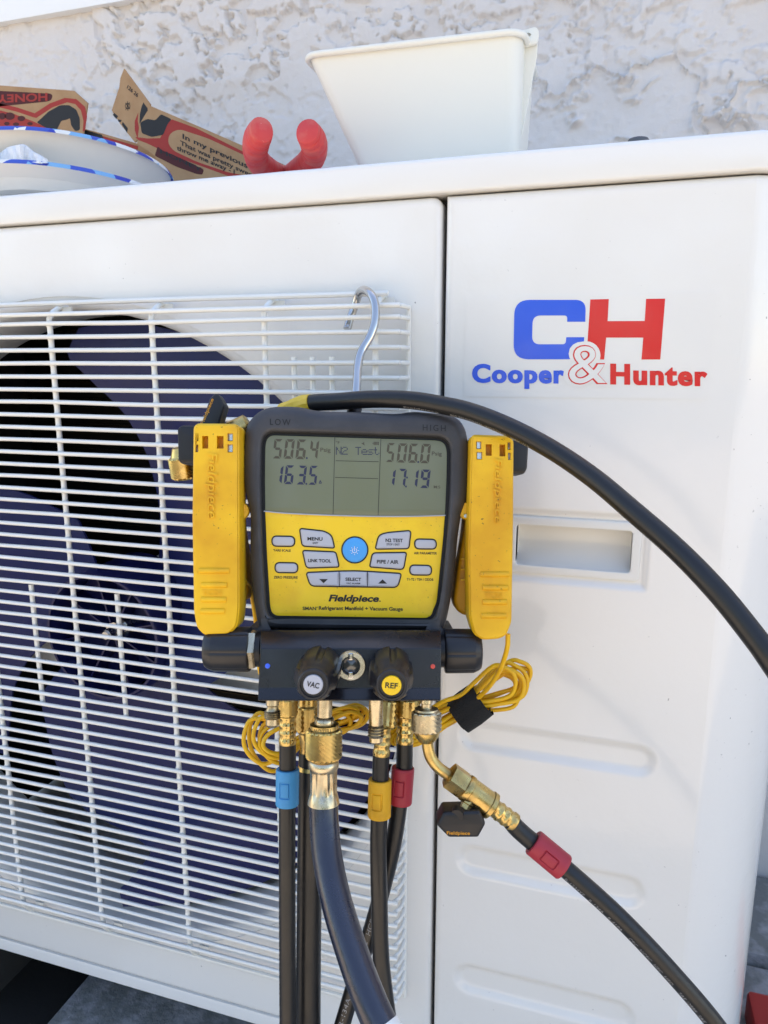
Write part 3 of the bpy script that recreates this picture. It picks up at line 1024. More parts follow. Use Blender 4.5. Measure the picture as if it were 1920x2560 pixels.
for k in range(4):
    x = 904 + k * 10.5
    ic.add([K(*z8(*q), SW) for q in [(x, 137), (x + 7.5, 137), (x + 7.5, 162), (x, 162)]], [(0, 1, 2, 3)])
part('status_icons', ic, M_SEGB, screen, 0)
DOT = {'N': ['10001', '11001', '11001', '10101', '10011', '10011', '10001'], '2': ['01110', '10001', '00001', '00110', '01000', '10000', '11111'],
       'T': ['11111', '00100', '00100', '00100', '00100', '00100', '00100'], 'e': ['00000', '00000', '01110', '10001', '11111', '10000', '01111'],
       's': ['00000', '00000', '01111', '10000', '01110', '00001', '11110'], 't': ['01000', '01000', '11100', '01000', '01000', '01001', '00110']}
dm = MB()
x = 613
for ch in 'N2 Test':
    if ch != ' ':
        for r_ in range(7):
            for c2 in range(5):
                if DOT[ch][r_][c2] == '1':
                    px_, py_ = x + c2 * 9.2, 175 + r_ * 8.8 + (x - 613) * 0.008
                    dm.add([K(*z8(*q), SW) for q in [(px_, py_), (px_ + 7.6, py_), (px_ + 7.6, py_ + 7.2), (px_, py_ + 7.2)]], [(0, 1, 2, 3)])
    x += 47.0 if ch != ' ' else 56
part('dot_matrix_text', dm, M_SEGN, screen, 0)

# buttons
FWD = -0.0050
def button(pts, m, rad, texts=(), tri=None, lift=0.0016):
    o = kpoly([z8(*q) for q in rpoly(pts, rad, 5)])
    o = ccw(o)
    mb = MB().slab(o, FWD - 0.0005, FWD + lift, 0.0009, 3)
    bt = part('button', mb, m, gauge, 45)
    rim = MB().slab(inset(o, -0.00085), FWD - 0.0005, FWD + 0.00025)
    part('gasket', rim, M_GASKET, bt)
    for (s_, x0, y0, x1, y1, bold) in texts:
        text_on(bt, s_, kbox(*z8r(x0, y0, x1, y1), FWD + lift + 0.00012, 0.02), M_INK, bold=bold)
    if tri:
        part('arrow', MB().add([K(*z8(*q), FWD + lift + 0.00012) for q in tri], [(0, 1, 2)]), M_INK, bt, 0)
    return bt
def pill(x0, y0, x1, y1):
    return [(x0, y0), (x1, y0 + 3), (x1, y1 + 2), (x0, y1)]
for q in ((119, 867, 285, 936), (143, 1073, 309, 1141), (1226, 890, 1384, 957), (1188, 1092, 1347, 1159)):
    button(pill(*q), M_BUTTON, 34)
button([(333, 808), (520, 829), (574, 860), (594, 951), (352, 936)], M_BUTTON, [18, 30, 40, 12, 22], [('MENU', 395, 869, 511, 896, 0.030), ('EXIT', 436, 906, 477, 921, 0.020)])
button([(1188, 824), (1172, 956), (921, 959), (945, 858), (1010, 840)], M_BUTTON, [22, 22, 12, 34, 30], [('N2 TEST', 995, 880, 1128, 908, 0.030), ('STOP / EXIT', 1002, 917, 1105, 933, 0.020)])
button([(356, 979), (606, 990), (630, 1098), (384, 1106)], M_BUTTON, [16, 20, 14, 26], [('LINK TOOL', 400, 1037, 577, 1063, 0.030)])
button([(897, 998), (1153, 994), (1131, 1118), (877, 1098)], M_BUTTON, [24, 14, 26, 12], [('PIPE / AIR', 928, 1044, 1095, 1073, 0.030)])
button([(384, 1150), (632, 1139), (634, 1250), (415, 1246)], M_BUTTON, [18, 2, 2, 34], tri=[(485, 1190), (552, 1191), (519, 1223)])
button([(637, 1139), (750, 1137), (853, 1141), (853, 1253), (638, 1250)], M_BUTTON, 2, [('SELECT', 687, 1180, 808, 1206, 0.030), ('VAC ALARM', 693, 1217, 800, 1231, 0.020)], lift=0.0013)
button([(858, 1141), (1113, 1157), (1086, 1256), (857, 1253)], M_BUTTON, [2, 18, 34, 2], tri=[(938, 1225), (1006, 1226), (972, 1193)])
bt = button(circ(757, 970, 96, 44), M_BLUEB, 0)
ic = MB()
for k in range(8):
    a = 2 * pi * k / 8 + pi / 8 * 0
    if k == 6:
        continue
    A, B = K(*z8(757 + 24 * cos(a), 972 + 24 * sin(a)), FWD + 0.0018), K(*z8(757 + 34 * cos(a), 972 + 34 * sin(a)), FWD + 0.0018)
    t_ = (B - A).normalized(); n_ = Vector((-t_.y, t_.x, 0)) * 0.00016
    ic.add([A - n_, B - n_, B + n_, A + n_], [(0, 1, 2, 3)])
A, B = K(*z8(757, 940), FWD + 0.0018), K(*z8(757, 976), FWD + 0.0018)
n_ = Vector((0.0002, 0, 0))
ic.add([A - n_, B - n_, B + n_, A + n_], [(0, 1, 2, 3)])
for k in range(18):
    a1, a2 = [radians(-60 + 300 * (k + d) / 18) for d in (0, 1)]
    ic.add([K(*z8(757 + r_ * cos(a), 972 + r_ * sin(a)), FWD + 0.0018) for r_, a in ((15, a1), (19, a1), (19, a2), (15, a2))], [(0, 1, 2, 3)])
part('power_symbol', ic, M_WINK, bt, 0)
def ftext(s_, x0, y0, x1, y1, bold=0.024, shear=0.0, slope=0.012):
    text_on(face, s_, kbox(*z8r(x0, y0, x1, y1), FWD + 0.00012, slope), M_INK, bold=bold, shear=shear)
ftext('TARE SCALE', 133, 962, 267, 980)
ftext('ZERO PRESSURE', 136, 1168, 320, 1188)
ftext('AIR PARAMETER', 1213, 983, 1390, 1002)
ftext('T1-T2 / TSH / ODDB', 1158, 1184, 1362, 1204)
ftext('Fieldpiece', 556, 1312, 945, 1381, bold=0.040, shear=0.22)
ftext('.', 946, 1355, 957, 1366, bold=0.02)
ftext('SMAN', 358, 1403, 462, 1430, bold=0.030)
ftext('®', 465, 1402, 475, 1412, bold=0.01)
ftext('Refrigerant Manifold + Vacuum Gauge', 482, 1402, 1128, 1440, bold=0.028)
# moulded LOW / HIGH
bmesh_low = text_on(gauge, 'LOW', kbox(675, 1047.5, 726, 1063, -0.0001, 0.03, 0.4), M_GASKET, bold=0.0, spacing=1.35, ext=0.001)
text_on(gauge, 'HIGH', kbox(1057, 1062, 1114, 1077.5, -0.0001, 0.04, 0.4), M_GASKET, bold=0.0, spacing=1.35, ext=0.001)

# hook
hk = [(880, 1040, -0.030), (888, 1000, -0.034), (892, 960, -0.038), (895, 915, -0.045), (903, 880, -0.049), (925, 842, -0.051), (937, 805, -0.052), (938, 765, -0.054), (929, 738, -0.058), (912, 725, -0.068), (898, 733, -0.079), (887, 765, -0.085), (875, 798, -0.086), (868, 823, -0.085)]
p = MB()
p.tube([K(*q) for q in hk], 0.0031, 16, sub=8)
part('hook', p, M_CHROME, gauge, 50)
p = MB().lathe(K(881, 1050, -0.030), K(889, 1012, -0.033), [(0, 0.005), (0.8, 0.005), (1, 0.0036)], 16)
part('hook_socket', p, M_PLASTIC, gauge)

# manifold block
prof = [(1570, -0.020), (1577, 0.018), (1621, 0.031), (1721, 0.031), (1749, 0.037), (1752, 0.035), (1752, -0.03)]
xsL = [(648, 652, 652, 646, 645, 645, 650)][0]
xsR = [(1098, 1102, 1103, 1102, 1102, 1102, 1098)][0]
v, f = [], []
for (y_, w_), a, b_ in zip(prof, xsL, xsR):
    v += [K(a, y_, w_), K(b_, y_, w_)]
n = len(prof)
for k in range(n):
    f.append((2 * k, 2 * ((k + 1) % n), 2 * ((k + 1) % n) + 1, 2 * k + 1))
f += [tuple(2 * k for k in range(n)), tuple(2 * k + 1 for k in range(n - 1, -1, -1))]
me = MB().add(v, f).mesh('manifold_block', 0)
bm = bmesh.new(); bm.from_mesh(me)
bmesh.ops.bevel(bm, geom=bm.edges[:], offset=0.0006, segments=2, affect='EDGES', profile=0.5)
bm.to_mesh(me); bm.free()
me.polygons.foreach_set('use_smooth', [True] * len(me.polygons)); me.set_sharp_from_angle(angle=radians(30))
block = part('manifold_block', me, M_BLOCK, gauge)
for (x, y, r_, m_) in ((669, 1665, 6.5, s2l((60, 110, 235))), (1082, 1666, 6, s2l((225, 85, 70)))):
    o = MB().lathe(K(x, y, 0.0306), K(x, y, 0.0316), [(0, r_ * 0.00024), (0.7, r_ * 0.00024), (1, r_ * 0.00018)], 16)
    part('colour_dot', o, mat('dot_paint', m_, 0.4), block)
# sight glass
c0 = K(877, 1663, 0.0312)
Zv = Vector((0, 0, 1))
p = MB().lathe(c0 - Zv * 0.003, c0 + Zv * 0.0022, [(0, 0.0091), (0.85, 0.0091), (1, 0.0086), (1, 0.0058), (0.6, 0.0054)], 40, cap=False)
sg = part('sight_glass', p, M_STEEL, gauge, 40)
p = MB().lathe(c0 - Zv * 0.002, c0 + Zv * 0.0016, [(0, 0.0056), (0.3, 0.0056), (0.7, 0.0042), (0.95, 0.0018), (1, 0.0003)], 28)
part('lens', p, M_GLASS, sg, 60)
p = MB()
for s_ in (-1, 1):
    p.box(tuple(c0 + Vector((0, s_ * 0.0056, 0.0018))), (0.0030, 0.0042, 0.0016), 0.0005)
part('lens_tab', p, M_STEEL, sg)
# front knobs
def knob(px_, py_, txt, mcap, mink, rot):
    wf = 0.078
    cf = K(px_, py_, wf)
    cb = Vector((cf.x, cf.y, 0.029))
    R_ = 0.0128
    def rm(a, t, k, j):
        a = a + rot
        s_ = (a / (2 * pi) * 6) % 1.0
        slot = 1.0 if (s_ > 0.13 and s_ < 0.87) else 0.0
        q = 1.0 if t > 0.80 else (0.87 + 0.13 * slot if t > 0.02 else 0.9)
        return q
    pr = [(0, 0.0105), (0.04, R_ * 0.97), (0.1, R_), (0.45, R_), (0.60, R_ * 0.985), (0.70, R_ * 0.96), (0.74, R_ * 0.90), (0.82, R_ * 0.80), (0.88, R_ * 0.74), (0.90, R_ * 0.70), (0.96, R_ * 0.69), (0.99, R_ * 0.66), (1.0, R_ * 0.62), (1.0, R_ * 0.55), (0.975, R_ * 0.535), (0.975, 0.0003)]
    # lobes: deep scallops on the rear skirt
    mb = MB().lathe(cb, cf, pr, 72, rmod=rm, up=(0, 1, 0))
    kn = part('knob', mb, M_KNOB, gauge, 40)
    cap = MB().lathe(cf - Zv * 0.0014, cf - Zv * 0.0002, [(0, 0.0054), (0.6, 0.0054), (1, 0.0051), (1, 0.0002)], 32)
    cp = part('cap', cap, mcap, kn, 40)
    def fn(u, v, z):
        x, y = (u - 0.5) * 0.0068, (v - 0.5) * 0.0030
        a = radians(-rot * 0 - (12 if txt == 'VAC' else 5))
        return cf + Vector((x * cos(a) - y * sin(a), x * sin(a) + y * cos(a), 0.0000))
    text_on(kn, txt, fn, M_INK, bold=0.02)
knob(782.5, 1712, 'VAC', M_BUTTON, M_INK, 0.2)
knob(979, 1714, 'REF', M_YFACE, M_INK, 0.1)
# side handles
def side_handle(xa, xb, y_, w_):
    A, B = K(xa, y_, w_), K(xb, y_, w_)
    def rm(a, t, k, j):
        s_ = (a / (2 * pi) * 7) % 1.0
        return 1.0 if 0.06 < s_ < 0.94 or t > 0.9 else 0.965
    mb = MB().lathe(A, B, [(0, 0.0115), (0.02, 0.0138), (0.06, 0.0143), (0.78, 0.0140), (0.80, 0.0138), (0.92, 0.0125), (0.98, 0.0112), (1.0, 0.0085)], 84, rmod=rm)
    return part('side_valve_handle', mb, M_KNOB, gauge, 40)
h = side_handle(628, 513, 1623, 0.004)
side_handle(1110, 1203, 1627, 0.0)
p = MB().lathe(K(655, 1622, 0.004), K(634, 1622, 0.004), [(0, 0.0113), (0.6, 0.0113), (0.62, 0.0105), (1, 0.0105)], 32)
part('valve_collar', p, M_PLASTIC, gauge, 40)
p = MB().lathe(K(642, 1622, 0.004), K(624, 1622, 0.004), [(0, 0.0125), (0.25, 0.0130), (1, 0.0130)], 6)
part('packing_nut', p, M_BRASSN, gauge, 20)
p = MB().lathe(K(1098, 1627, 0.0), K(1112, 1627, 0.0), [(0, 0.0105), (1, 0.0105)], 32)
part('valve_collar', p, M_PLASTIC, gauge, 40)

# ---- lathe fittings
def px_r(rpx, w):
    return rpx / FPX * (D0 - w)
def knurl(mb, A, B, r, n=44, rows_=13, depth=0.05):
    n, rows_ = max(24, int(n * 0.66) // 2 * 2), max(7, int(rows_ * 0.7))
    depth = 0.10
    pr = [(0, r * 0.90), (0.05, r * 0.97)]
    m0 = len(pr)
    for k in range(rows_):
        pr.append((0.10 + 0.80 * k / (rows_ - 1), r))
    pr += [(0.95, r * 0.97), (1.0, r * 0.90)]
    def rm(a, t, k, j):
        if m0 <= k < m0 + rows_:
            return 1.0 + (depth if (j + k) % 2 else -depth)
        return 1.0
    mb.lathe(A, B, pr, n, rmod=rm)
    return mb
def threads(mb, A, B, r, turns=5, n=24):
    pr = []
    for k in range(turns * 2 + 1):
        pr.append((k / (turns * 2), r * (1.0 if k % 2 else 0.86)))
    mb.lathe(A, B, pr, n)
def crimp(mb, A, B, r, bands=3, n=48):
    pr = [(0, r * 0.9), (0.03, r)]
    for b_ in range(bands):
        t0 = 0.08 + b_ * 0.27
        pr += [(t0, r), (t0 + 0.05, r * 0.93), (t0 + 0.17, r * 0.93), (t0 + 0.22, r)]
    pr += [(0.97, r * 0.99), (1.0, r * 0.95)]
    def rm(a, t, k, j):
        if abs(pr[k][1] - r * 0.93) < 1e-9:
            return 1.0 - 0.055 * (0.5 + 0.5 * cos(8 * a))
        return 1.0
    mb.lathe(A, B, pr, n, rmod=rm)
# front flare ports of the block
def port(x, y0, y1, w, stem):
    mb = MB()
    if stem:
        mb.lathe(K(x, 1745, w), K(x, 1815, w), [(0, px_r(18, w)), (0.92, px_r(18, w)), (1, px_r(15, w))], 28)
        threads(mb, K(x, 1813, w), K(x, 1842, w), px_r(21, w), 4)
        mb.lathe(K(x, 1841, w), K(x, 1858, w), [(0, px_r(17, w)), (0.7, px_r(17, w)), (1, px_r(12, w)), (1, px_r(7, w)), (0.4, px_r(6, w))], 24)
    else:
        mb.lathe(K(x, 1745, w), K(x, 1778, w), [(0, px_r(16, w)), (0.5, px_r(16.5, w)), (0.6, px_r(14, w)), (0.8, px_r(14, w)), (1, px_r(17, w))], 28)
        threads(mb, K(x, 1776, w), K(x, 1796, w), px_r(20.5, w), 4)
        mb.lathe(K(x, 1795, w), K(x, 1817, w), [(0, px_r(16, w)), (0.7, px_r(16.5, w)), (1, px_r(12, w)), (1, px_r(7, w)), (0.4, px_r(6, w))], 24)
    part('flare_port', mb, M_BRASSN, gauge, 35)
port(681, 0, 0, 0.014, False)
port(940, 0, 0, 0.014, True)
# rubber pads the pipe clamps hang on
p = MB().slab(kpoly(rpoly([(459, 1078), (468, 1070), (600, 1072), (612, 1160), (470, 1164), (461, 1155)], 6, 3), -0.03), -0.038, -0.014, 0.002, 2)
part('clamp_post', p, M_PLASTIC, gauge)
p = MB().slab(kpoly(rpoly([(1165, 1105), (1300, 1106), (1309, 1120), (1306, 1176), (1298, 1189), (1165, 1186)], 6, 3), -0.03), -0.038, -0.012, 0.002, 2)
part('clamp_post', p, M_PLASTIC, gauge)

# ================================================================ PIPE CLAMPS
def zz(x, y, ox, oy, s_):
    return (ox + x / s_, oy + y / s_)
def clamp(which):
    L = which == 'left'
    wf, wb = 0.013, -0.010
    if L:
        lab = 'yellow pipe clamp probe on the left side of the gauge, with brass nut beside it'
        out = [(481, 1066), (490, 1057), (588, 1058), (597, 1068), (597, 1300), (598, 1520), (593, 1566), (572, 1588), (508, 1590), (489, 1570), (482, 1530), (478, 1300)]
        rear = [(600, 1248), (606, 1330), (617, 1400), (623, 1480), (618, 1500), (600, 1508), (585, 1506), (585, 1250)]
        base = K(540, 1590, 0.0)
        zm_ = lambda x, y: zz(x, y, 420, 950, 3.302)
        slots = [(224, 440, 251, 505), (224, 531, 250, 596), (490, 440, 535, 505), (490, 531, 535, 598), (281, 462, 332, 566), (402, 462, 458, 566)]
        ribs = [(240, 1574, 518, 1592), (262, 1692, 500, 1708), (262, 1812, 495, 1828), (258, 1908, 480, 1924)]
        txt, tc, sl = (300, 600, 408, 1142), (285, 1736, 440, 1778), 0.0
    else:
        lab = 'yellow pipe clamp probe on the right side of the gauge, its cord hanging down'
        out = [(1178, 1096), (1184, 1085), (1276, 1088), (1286, 1100), (1285, 1300), (1281, 1556), (1268, 1590), (1250, 1599), (1208, 1602), (1185, 1588), (1173, 1545), (1171, 1374), (1174, 1253)]
        rear = [(1164, 1271), (1156, 1340), (1145, 1404), (1132, 1500), (1139, 1524), (1157, 1536), (1190, 1536), (1190, 1271)]
        base = K(1228, 1600, 0.0)
        zm_ = lambda x, y: zz(x, y, 860, 950, 3.302)
        slots = [(1092, 507, 1134, 570), (1094, 594, 1142, 656), (1350, 514, 1376, 576), (1354, 600, 1376, 660), (1170, 530, 1220, 625), (1284, 533, 1332, 630)]
        ribs = [(1112, 1604, 1375, 1622), (1130, 1714, 1365, 1732), (1132, 1832, 1356, 1848), (1120, 1945, 1350, 1962)]
        txt, tc, sl = (1225, 650, 1305, 1182), (1165, 1756, 1310, 1802), 0.0
    cl = thing('pipe_clamp', lab, 'pipe clamp', base, group='pipe clamps on the gauge', frame='gauge')
    o = kpoly(smooth2(rpoly(out, 10, 3), 1), wf)
    holes = [kpoly([zm_(*q) for q in ((a, b_), (c2, b_), (c2, d2), (a, d2))], wf) for a, b_, c2, d2 in slots]
    mb = MB().slab(o, wb, wf - 0.0016, 0.0017, 4, holes=holes)
    mb.slab(inset(ccw(o), 0.0009), wf - 0.0030, wf, 0.0010, 3, holes=holes)
    jaw = part('front_jaw', mb, M_CLAMP, cl, 40)
    mb = MB().slab(inset(ccw(o), 0.0012), wb - 0.0005, wf - 0.0055)
    part('jaw_core', mb, M_CLAMP2, cl)
    pins = MB()
    for (a, b_, c2, d2) in slots[:4]:
        q0, q1 = K(*zm_(a, d2), wf - 0.005), K(*zm_(c2, b_), wf - 0.003)
        c0 = (q0 + q1) / 2
        pins.box(tuple(c0), (abs(q1.x - q0.x) * 0.9, abs(q1.y - q0.y) * 0.9, 0.002))
    part('spring_pin', pins, M_STEEL, cl)
    for (a, b_, c2, d2) in ribs:
        q0, q1 = K(*zm_(a, b_), wf), K(*zm_(c2, d2), wf)
        r_ = MB()
        mid_ = (q0 + q1) / 2
        r_.tube([Vector((q0.x + 0.001, q0.y, wf - 0.0006)), Vector(((q0.x + q1.x) / 2, q0.y, wf - 0.0003)), Vector((q1.x - 0.001, q0.y, wf - 0.0006))], 0.0019, 10, sub=4)
        part('grip_rib', r_, M_CLAMP, jaw, 60)
    x0, y0, x1, y1 = txt
    def fn(u, v, z):                    # reads downwards
        return K(*zm_(x0 + (x1 - x0) * v, y0 + (y1 - y0) * u), wf + z * 1.0)
    text_on(jaw, 'Fieldpiece', fn, M_CLAMP, bold=0.01, shear=0.15, ext=0.0011)
    def fn2(u, v, z):
        return K(*zm_(tc[0] + (tc[2] - tc[0]) * u, tc[3] + (tc[1] - tc[3]) * v), wf + z * 0.8)
    text_on(jaw, 'TC24', fn2, M_CLAMP, ext=0.0011, spacing=1.2)
    mb = MB().slab(kpoly(rpoly(rear, 8, 3), -0.02), -0.036, -0.014, 0.003, 3)
    rj = part('rear_jaw', mb, M_CLAMP2, cl, 40)
    mb = MB()
    for k in range(3):
        yy = (1375 + k * 22) if L else (1395 + k * 26)
        xa, xb = ((601, 612) if L else (1152, 1170))
        q0, q1 = K(xa, yy, -0.014), K(xb, yy + 4, -0.014)
        mb.box(tuple((q0 + q1) / 2), (abs(q1.x - q0.x), 0.0009, 0.004))
    part('rear_rib', mb, M_CLAMP, rj)
    mb = MB().lathe(K(602 if L else 1166, 1277, -0.012), K(602 if L else 1166, 1277, -0.004), [(0, 0.006), (0.8, 0.0058), (1, 0.005)], 24)
    part('pivot', mb, M_CLAMP, cl)
    mb = MB().lathe(K(604 if L else 1164, 1290, -0.0045), K(604 if L else 1164, 1290, -0.003), [(0, 0.0014), (1, 0.0012)], 12)
    part('pivot_pin', mb, M_STEEL, cl)
    return cl
cl_l = clamp('left')
cl_r = clamp('right')
# cords
cr_ = 0.00155
mb = MB()
mb.tube([K(588, 1380, -0.012), K(596, 1420, -0.006), K(610, 1450, -0.010), K(626, 1475, -0.03), K(640, 1560, -0.055), K(650, 1680, -0.06), K(690, 1760, -0.052)], cr_, 10)
def loops(mb, C1, C2, half, n, seed, pinch=None, w0=-0.045, rad=cr_, inn=0.0, sweep=None):
    """elongated cord loops between two pixel centres; one continuous winding"""
    r = random.Random(seed)
    P = []
    A, B = Vector(C1), Vector(C2)
    ax = (B - A); L = ax.length; ax.normalize(); nn = Vector((-ax.y, ax.x))
    for k in range(n):
        hw1, hw2 = half[0] * r.uniform(0.42, 1.08), half[1] * r.uniform(0.42, 1.08)
        e1, e2 = r.uniform(-14, 34), r.uniform(-44, 12)
        sh = r.uniform(-10, 10)
        dep = w0 - 0.010 * r.random() - 0.0015 * k
        for (t, s_, dd) in ((0.0, -1, 0), (-0.15, -0.70, 0.002), (-0.22, 0.0, 0.004), (-0.15, 0.72, 0.003), (0.0, 1, 0), (0.3, 0.62, -0.001), (0.55, 0.4, 0), (0.8, 0.72, 0.002), (1.0, 1, 0.003), (1.10, 0.62, 0.005), (1.135, 0.0, 0.006), (1.09, -0.6, 0.005), (1.0, -1, 0.003), (0.75, -0.62, 0.001), (0.5, -0.4, 0), (0.25, -0.62, 0)):
            hw_ = hw1 + (hw2 - hw1) * max(0, min(1, t))
            ee = e1 if t < 0.3 else (e2 if t > 0.7 else 0)
            q = A + ax * (t * L + ee) + nn * (s_ * hw_ + sh)
            P.append(K(q.x, q.y, dep + dd))
    mb.tube(P, rad, 10, sub=5)
loops(mb, (672, 1853), (880, 1790), (70, 26), 6, 5, w0=-0.044)
part('cord', mb, M_CORD, cl_l, 80)
mb = MB()
mb.tube([K(1270, 1585, 0.002), K(1268, 1620, 0.000), K(1254, 1665, -0.010), K(1232, 1705, -0.022), K(1206, 1735, -0.035), K(1170, 1765, -0.045)], cr_ * 1.05, 10)
loops(mb, (1040, 1822), (1288, 1696), (40, 50), 8, 12, w0=-0.040)
part('cord', mb, M_CORD, cl_r, 80)
# strap round the right cord bundle
A, B = K(1140, 1790, -0.050), K(1203, 1745, -0.048)
mb = MB()
def rms(a, t, k, j):
    return 1.0 + 0.03 * sin(3 * a + 1) + (0.10 * abs(cos(a)) - 0.12 * abs(cos(a)) ** 8)
mb.lathe(A, B, [(0, 0.0102), (0.0, 0.0112), (0.1, 0.0116), (0.5, 0.0120), (0.9, 0.0118), (1.0, 0.0114), (1.0, 0.0103)], 48, rmod=rms, cap=False)
mb.lathe(A + Vector((0.0015, -0.002, 0.0005)), B + Vector((0.002, -0.001, 0.0006)), [(0.03, 0.0118), (0.5, 0.0124), (0.97, 0.0120)], 40, rmod=lambda a, t, k, j: 1.0 if a < 3.6 else 0.93, cap=False)
me = mb.mesh('cable_strap', 50)
o = part('cable_strap', me, M_STRAP, None)
o.matrix_world = GM
o['label'] = 'black hook and loop strap wrapped round the yellow cord bundle'
o['category'] = 'strap'

# ================================================================ HOSES
def hose_thing(name, label, base):
    return thing(name, label, 'hose', K(*base), frame='gauge')
def sleeve(parent, A, B, r, m, ang=0.0, name='colour_sleeve'):
    def rm(a, t, k, j):
        d = (a - ang + pi) % (2 * pi) - pi
        slot = (abs(abs(d) - 0.42) < 0.05 and 0.30 < t < 0.72) or (abs(d) < 0.42 and (abs(t - 0.72) < 0.018 or abs(t - 0.30) < 0.018))
        return 0.90 if slot else 1.0
    pr = [(0, r * 0.86), (0.0, r * 0.95), (0.03, r)]
    pr += [(t, r) for t in np.linspace(0.1, 0.9, 42)]
    pr += [(0.97, r), (1.0, r * 0.95), (1.0, r * 0.86)]
    mb = MB().lathe(A, B, pr, 96, rmod=rm)
    return part(name, mb, m, parent, 35)
HR = 0.0056
def tube_text(parent, path, s_, t0, t1, hgt, ang, r, m=M_GINK, bold=0.0, flip=-1):
    P, T, N = path
    acc = [0.0]
    for a, b_ in zip(P[:-1], P[1:]):
        acc.append(acc[-1] + (b_ - a).length)
    tot = acc[-1]
    def at(t):
        d = max(0, min(tot, t * tot))
        i = max(k for k in range(len(acc)) if acc[k] <= d + 1e-12)
        i = min(i, len(P) - 2)
        q = (d - acc[i]) / (acc[i + 1] - acc[i])
        return P[i].lerp(P[i + 1], q), T[i].lerp(T[i + 1], q).normalized(), N[i].lerp(N[i + 1], q).normalized()
    def fn(u, v, z):
        p_, t_, n_ = at(t0 + (t1 - t0) * u)
        b_ = t_.cross(n_)
        a = ang + flip * (v - 0.5) * hgt / r
        return p_ + (n_ * cos(a) + b_ * sin(a)) * (r + 0.00012)
    text_on(parent, s_, fn, m, bold=bold, spacing=1.1)
def stack(parent, items):
    for (nm, m_, fnc) in items:
        mb = MB(); fnc(mb)
        part(nm, mb, m_, parent, 12 if 'knurl' in nm else 35)

# a. blue-sleeved hose
w = -0.016
hA = hose_thing('refrigerant_hose', 'black hose with a light blue sleeve, leftmost under the gauge', (718, 2560, w))
path = [K(719, 1850, w), K(719, 1930, w), K(718, 2050, w), K(718, 2250, w), K(719, 2450, w), K(720, 2760, w)]
mb = MB(); pt_ = mb.tube(path, HR, 20)
part('hose_body', mb, M_RUBBER, hA, 60)
stack(hA, [('knurled_nut', M_BRASS, lambda q: knurl(q, K(720, 1745, w), K(720, 1790, w), px_r(23, w), 36, 11)),
           ('crimp_ferrule', M_BRASS, lambda q: crimp(q, K(719, 1788, w), K(719, 1860, w), px_r(22, w)))])
sleeve(hA, K(719, 1922, w), K(718, 2012, w), px_r(29, w), M_BLSL, 0.15)
tube_text(hA, pt_, 'R-1234YF  R-134A  R-410A  CFC HCFC HFC HFO', 0.42, 0.95, 0.0028, 1.25, HR)
# b. braided hose behind
w = -0.034
hB = hose_thing('refrigerant_hose', 'thick black braided hose hanging straight down behind the thickest one', (772, 2560, w))
path = [K(778, 1880, w), K(777, 1960, w), K(775, 2080, w), K(773, 2260, w), K(771, 2450, w), K(770, 2760, w)]
mb = MB(); mb.tube(path, 0.0086, 28, rf=lambda t, a: 0.0086 * (1 + 0.010 * sin(a * 8 + t * 260) ** 2), sub=24)
part('hose_body', mb, M_RUBBER, hB, 60)
stack(hB, [('knurled_nut', M_BRASS, lambda q: knurl(q, K(769, 1762, w), K(769, 1830, w), px_r(28, w), 40, 15)),
           ('nut_collar', M_BRASS, lambda q: q.lathe(K(769, 1745, w), K(769, 1764, w), [(0, px_r(24, w)), (1, px_r(24.5, w))], 32)),
           ('ferrule', M_BRASS, lambda q: q.lathe(K(776, 1822, w), K(777, 1922, w), [(0, px_r(20, w)), (0.1, px_r(29, w)), (0.2, px_r(29.5, w)), (0.26, px_r(27, w)), (0.75, px_r(27, w)), (0.95, px_r(32, w)), (1.0, px_r(33, w))], 32))])
# c. big hose in front
w = 0.012
hC = hose_thing('vacuum_hose', 'thickest black hose with a large knurled brass nut, curving to the lower right', (808, 2007, w))
path = [K(809, 1996, w), K(809, 2015, w + 0.0005), K(811, 2065, w + 0.004), K(818, 2140, w + 0.012), K(840, 2250, w + 0.028), K(880, 2380, w + 0.046), K(920, 2490, w + 0.060), K(955, 2570, w + 0.068), K(1030, 2720, w + 0.08)]
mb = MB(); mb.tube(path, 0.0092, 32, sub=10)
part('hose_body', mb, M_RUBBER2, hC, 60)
mb = MB()
mb.tube([K(953, 2565, w + 0.0675), K(966, 2592, w + 0.070), K(985, 2632, w + 0.073)], 0.0100, 28, sub=4)
part('end_band', mb, M_PAPER, hC)
def ferr(q):
    A, B = K(809, 1899, w), K(809, 2008, w)
    def rm(a, t, k, j):
        return 1.0 - (0.10 * (0.5 + 0.5 * cos(10 * a)) if 0.24 < t < 0.74 else 0)
    q.lathe(A, B, [(0, px_r(34, w)), (0.04, px_r(37.5, w)), (0.13, px_r(38.5, w)), (0.19, px_r(37, w)), (0.23, px_r(34.5, w)), (0.26, px_r(34, w)), (0.5, px_r(33.5, w)), (0.73, px_r(33.5, w)), (0.78, px_r(34.5, w)), (0.95, px_r(39, w)), (1, px_r(40, w)), (1, px_r(36, w))], 80, rmod=rm)
stack(hC, [('stem', M_BRASSN, lambda q: q.lathe(K(812, 1745, w), K(811, 1812, w), [(0, px_r(19, w)), (0.68, px_r(19, w)), (0.76, px_r(24, w)), (0.92, px_r(25.5, w)), (1, px_r(24, w))], 32)),
           ('nut_collar', M_BRASS, lambda q: q.lathe(K(811, 1808, w), K(811, 1825, w), [(0, px_r(28, w)), (0.15, px_r(36, w)), (1, px_r(36.5, w))], 40)),
           ('knurled_nut', M_BRASS, lambda q: knurl(q, K(810, 1820, w), K(810, 1899, w), px_r(42, w), 64, 19, 0.035)),
           ('ferrule', M_BRASSN, ferr)])
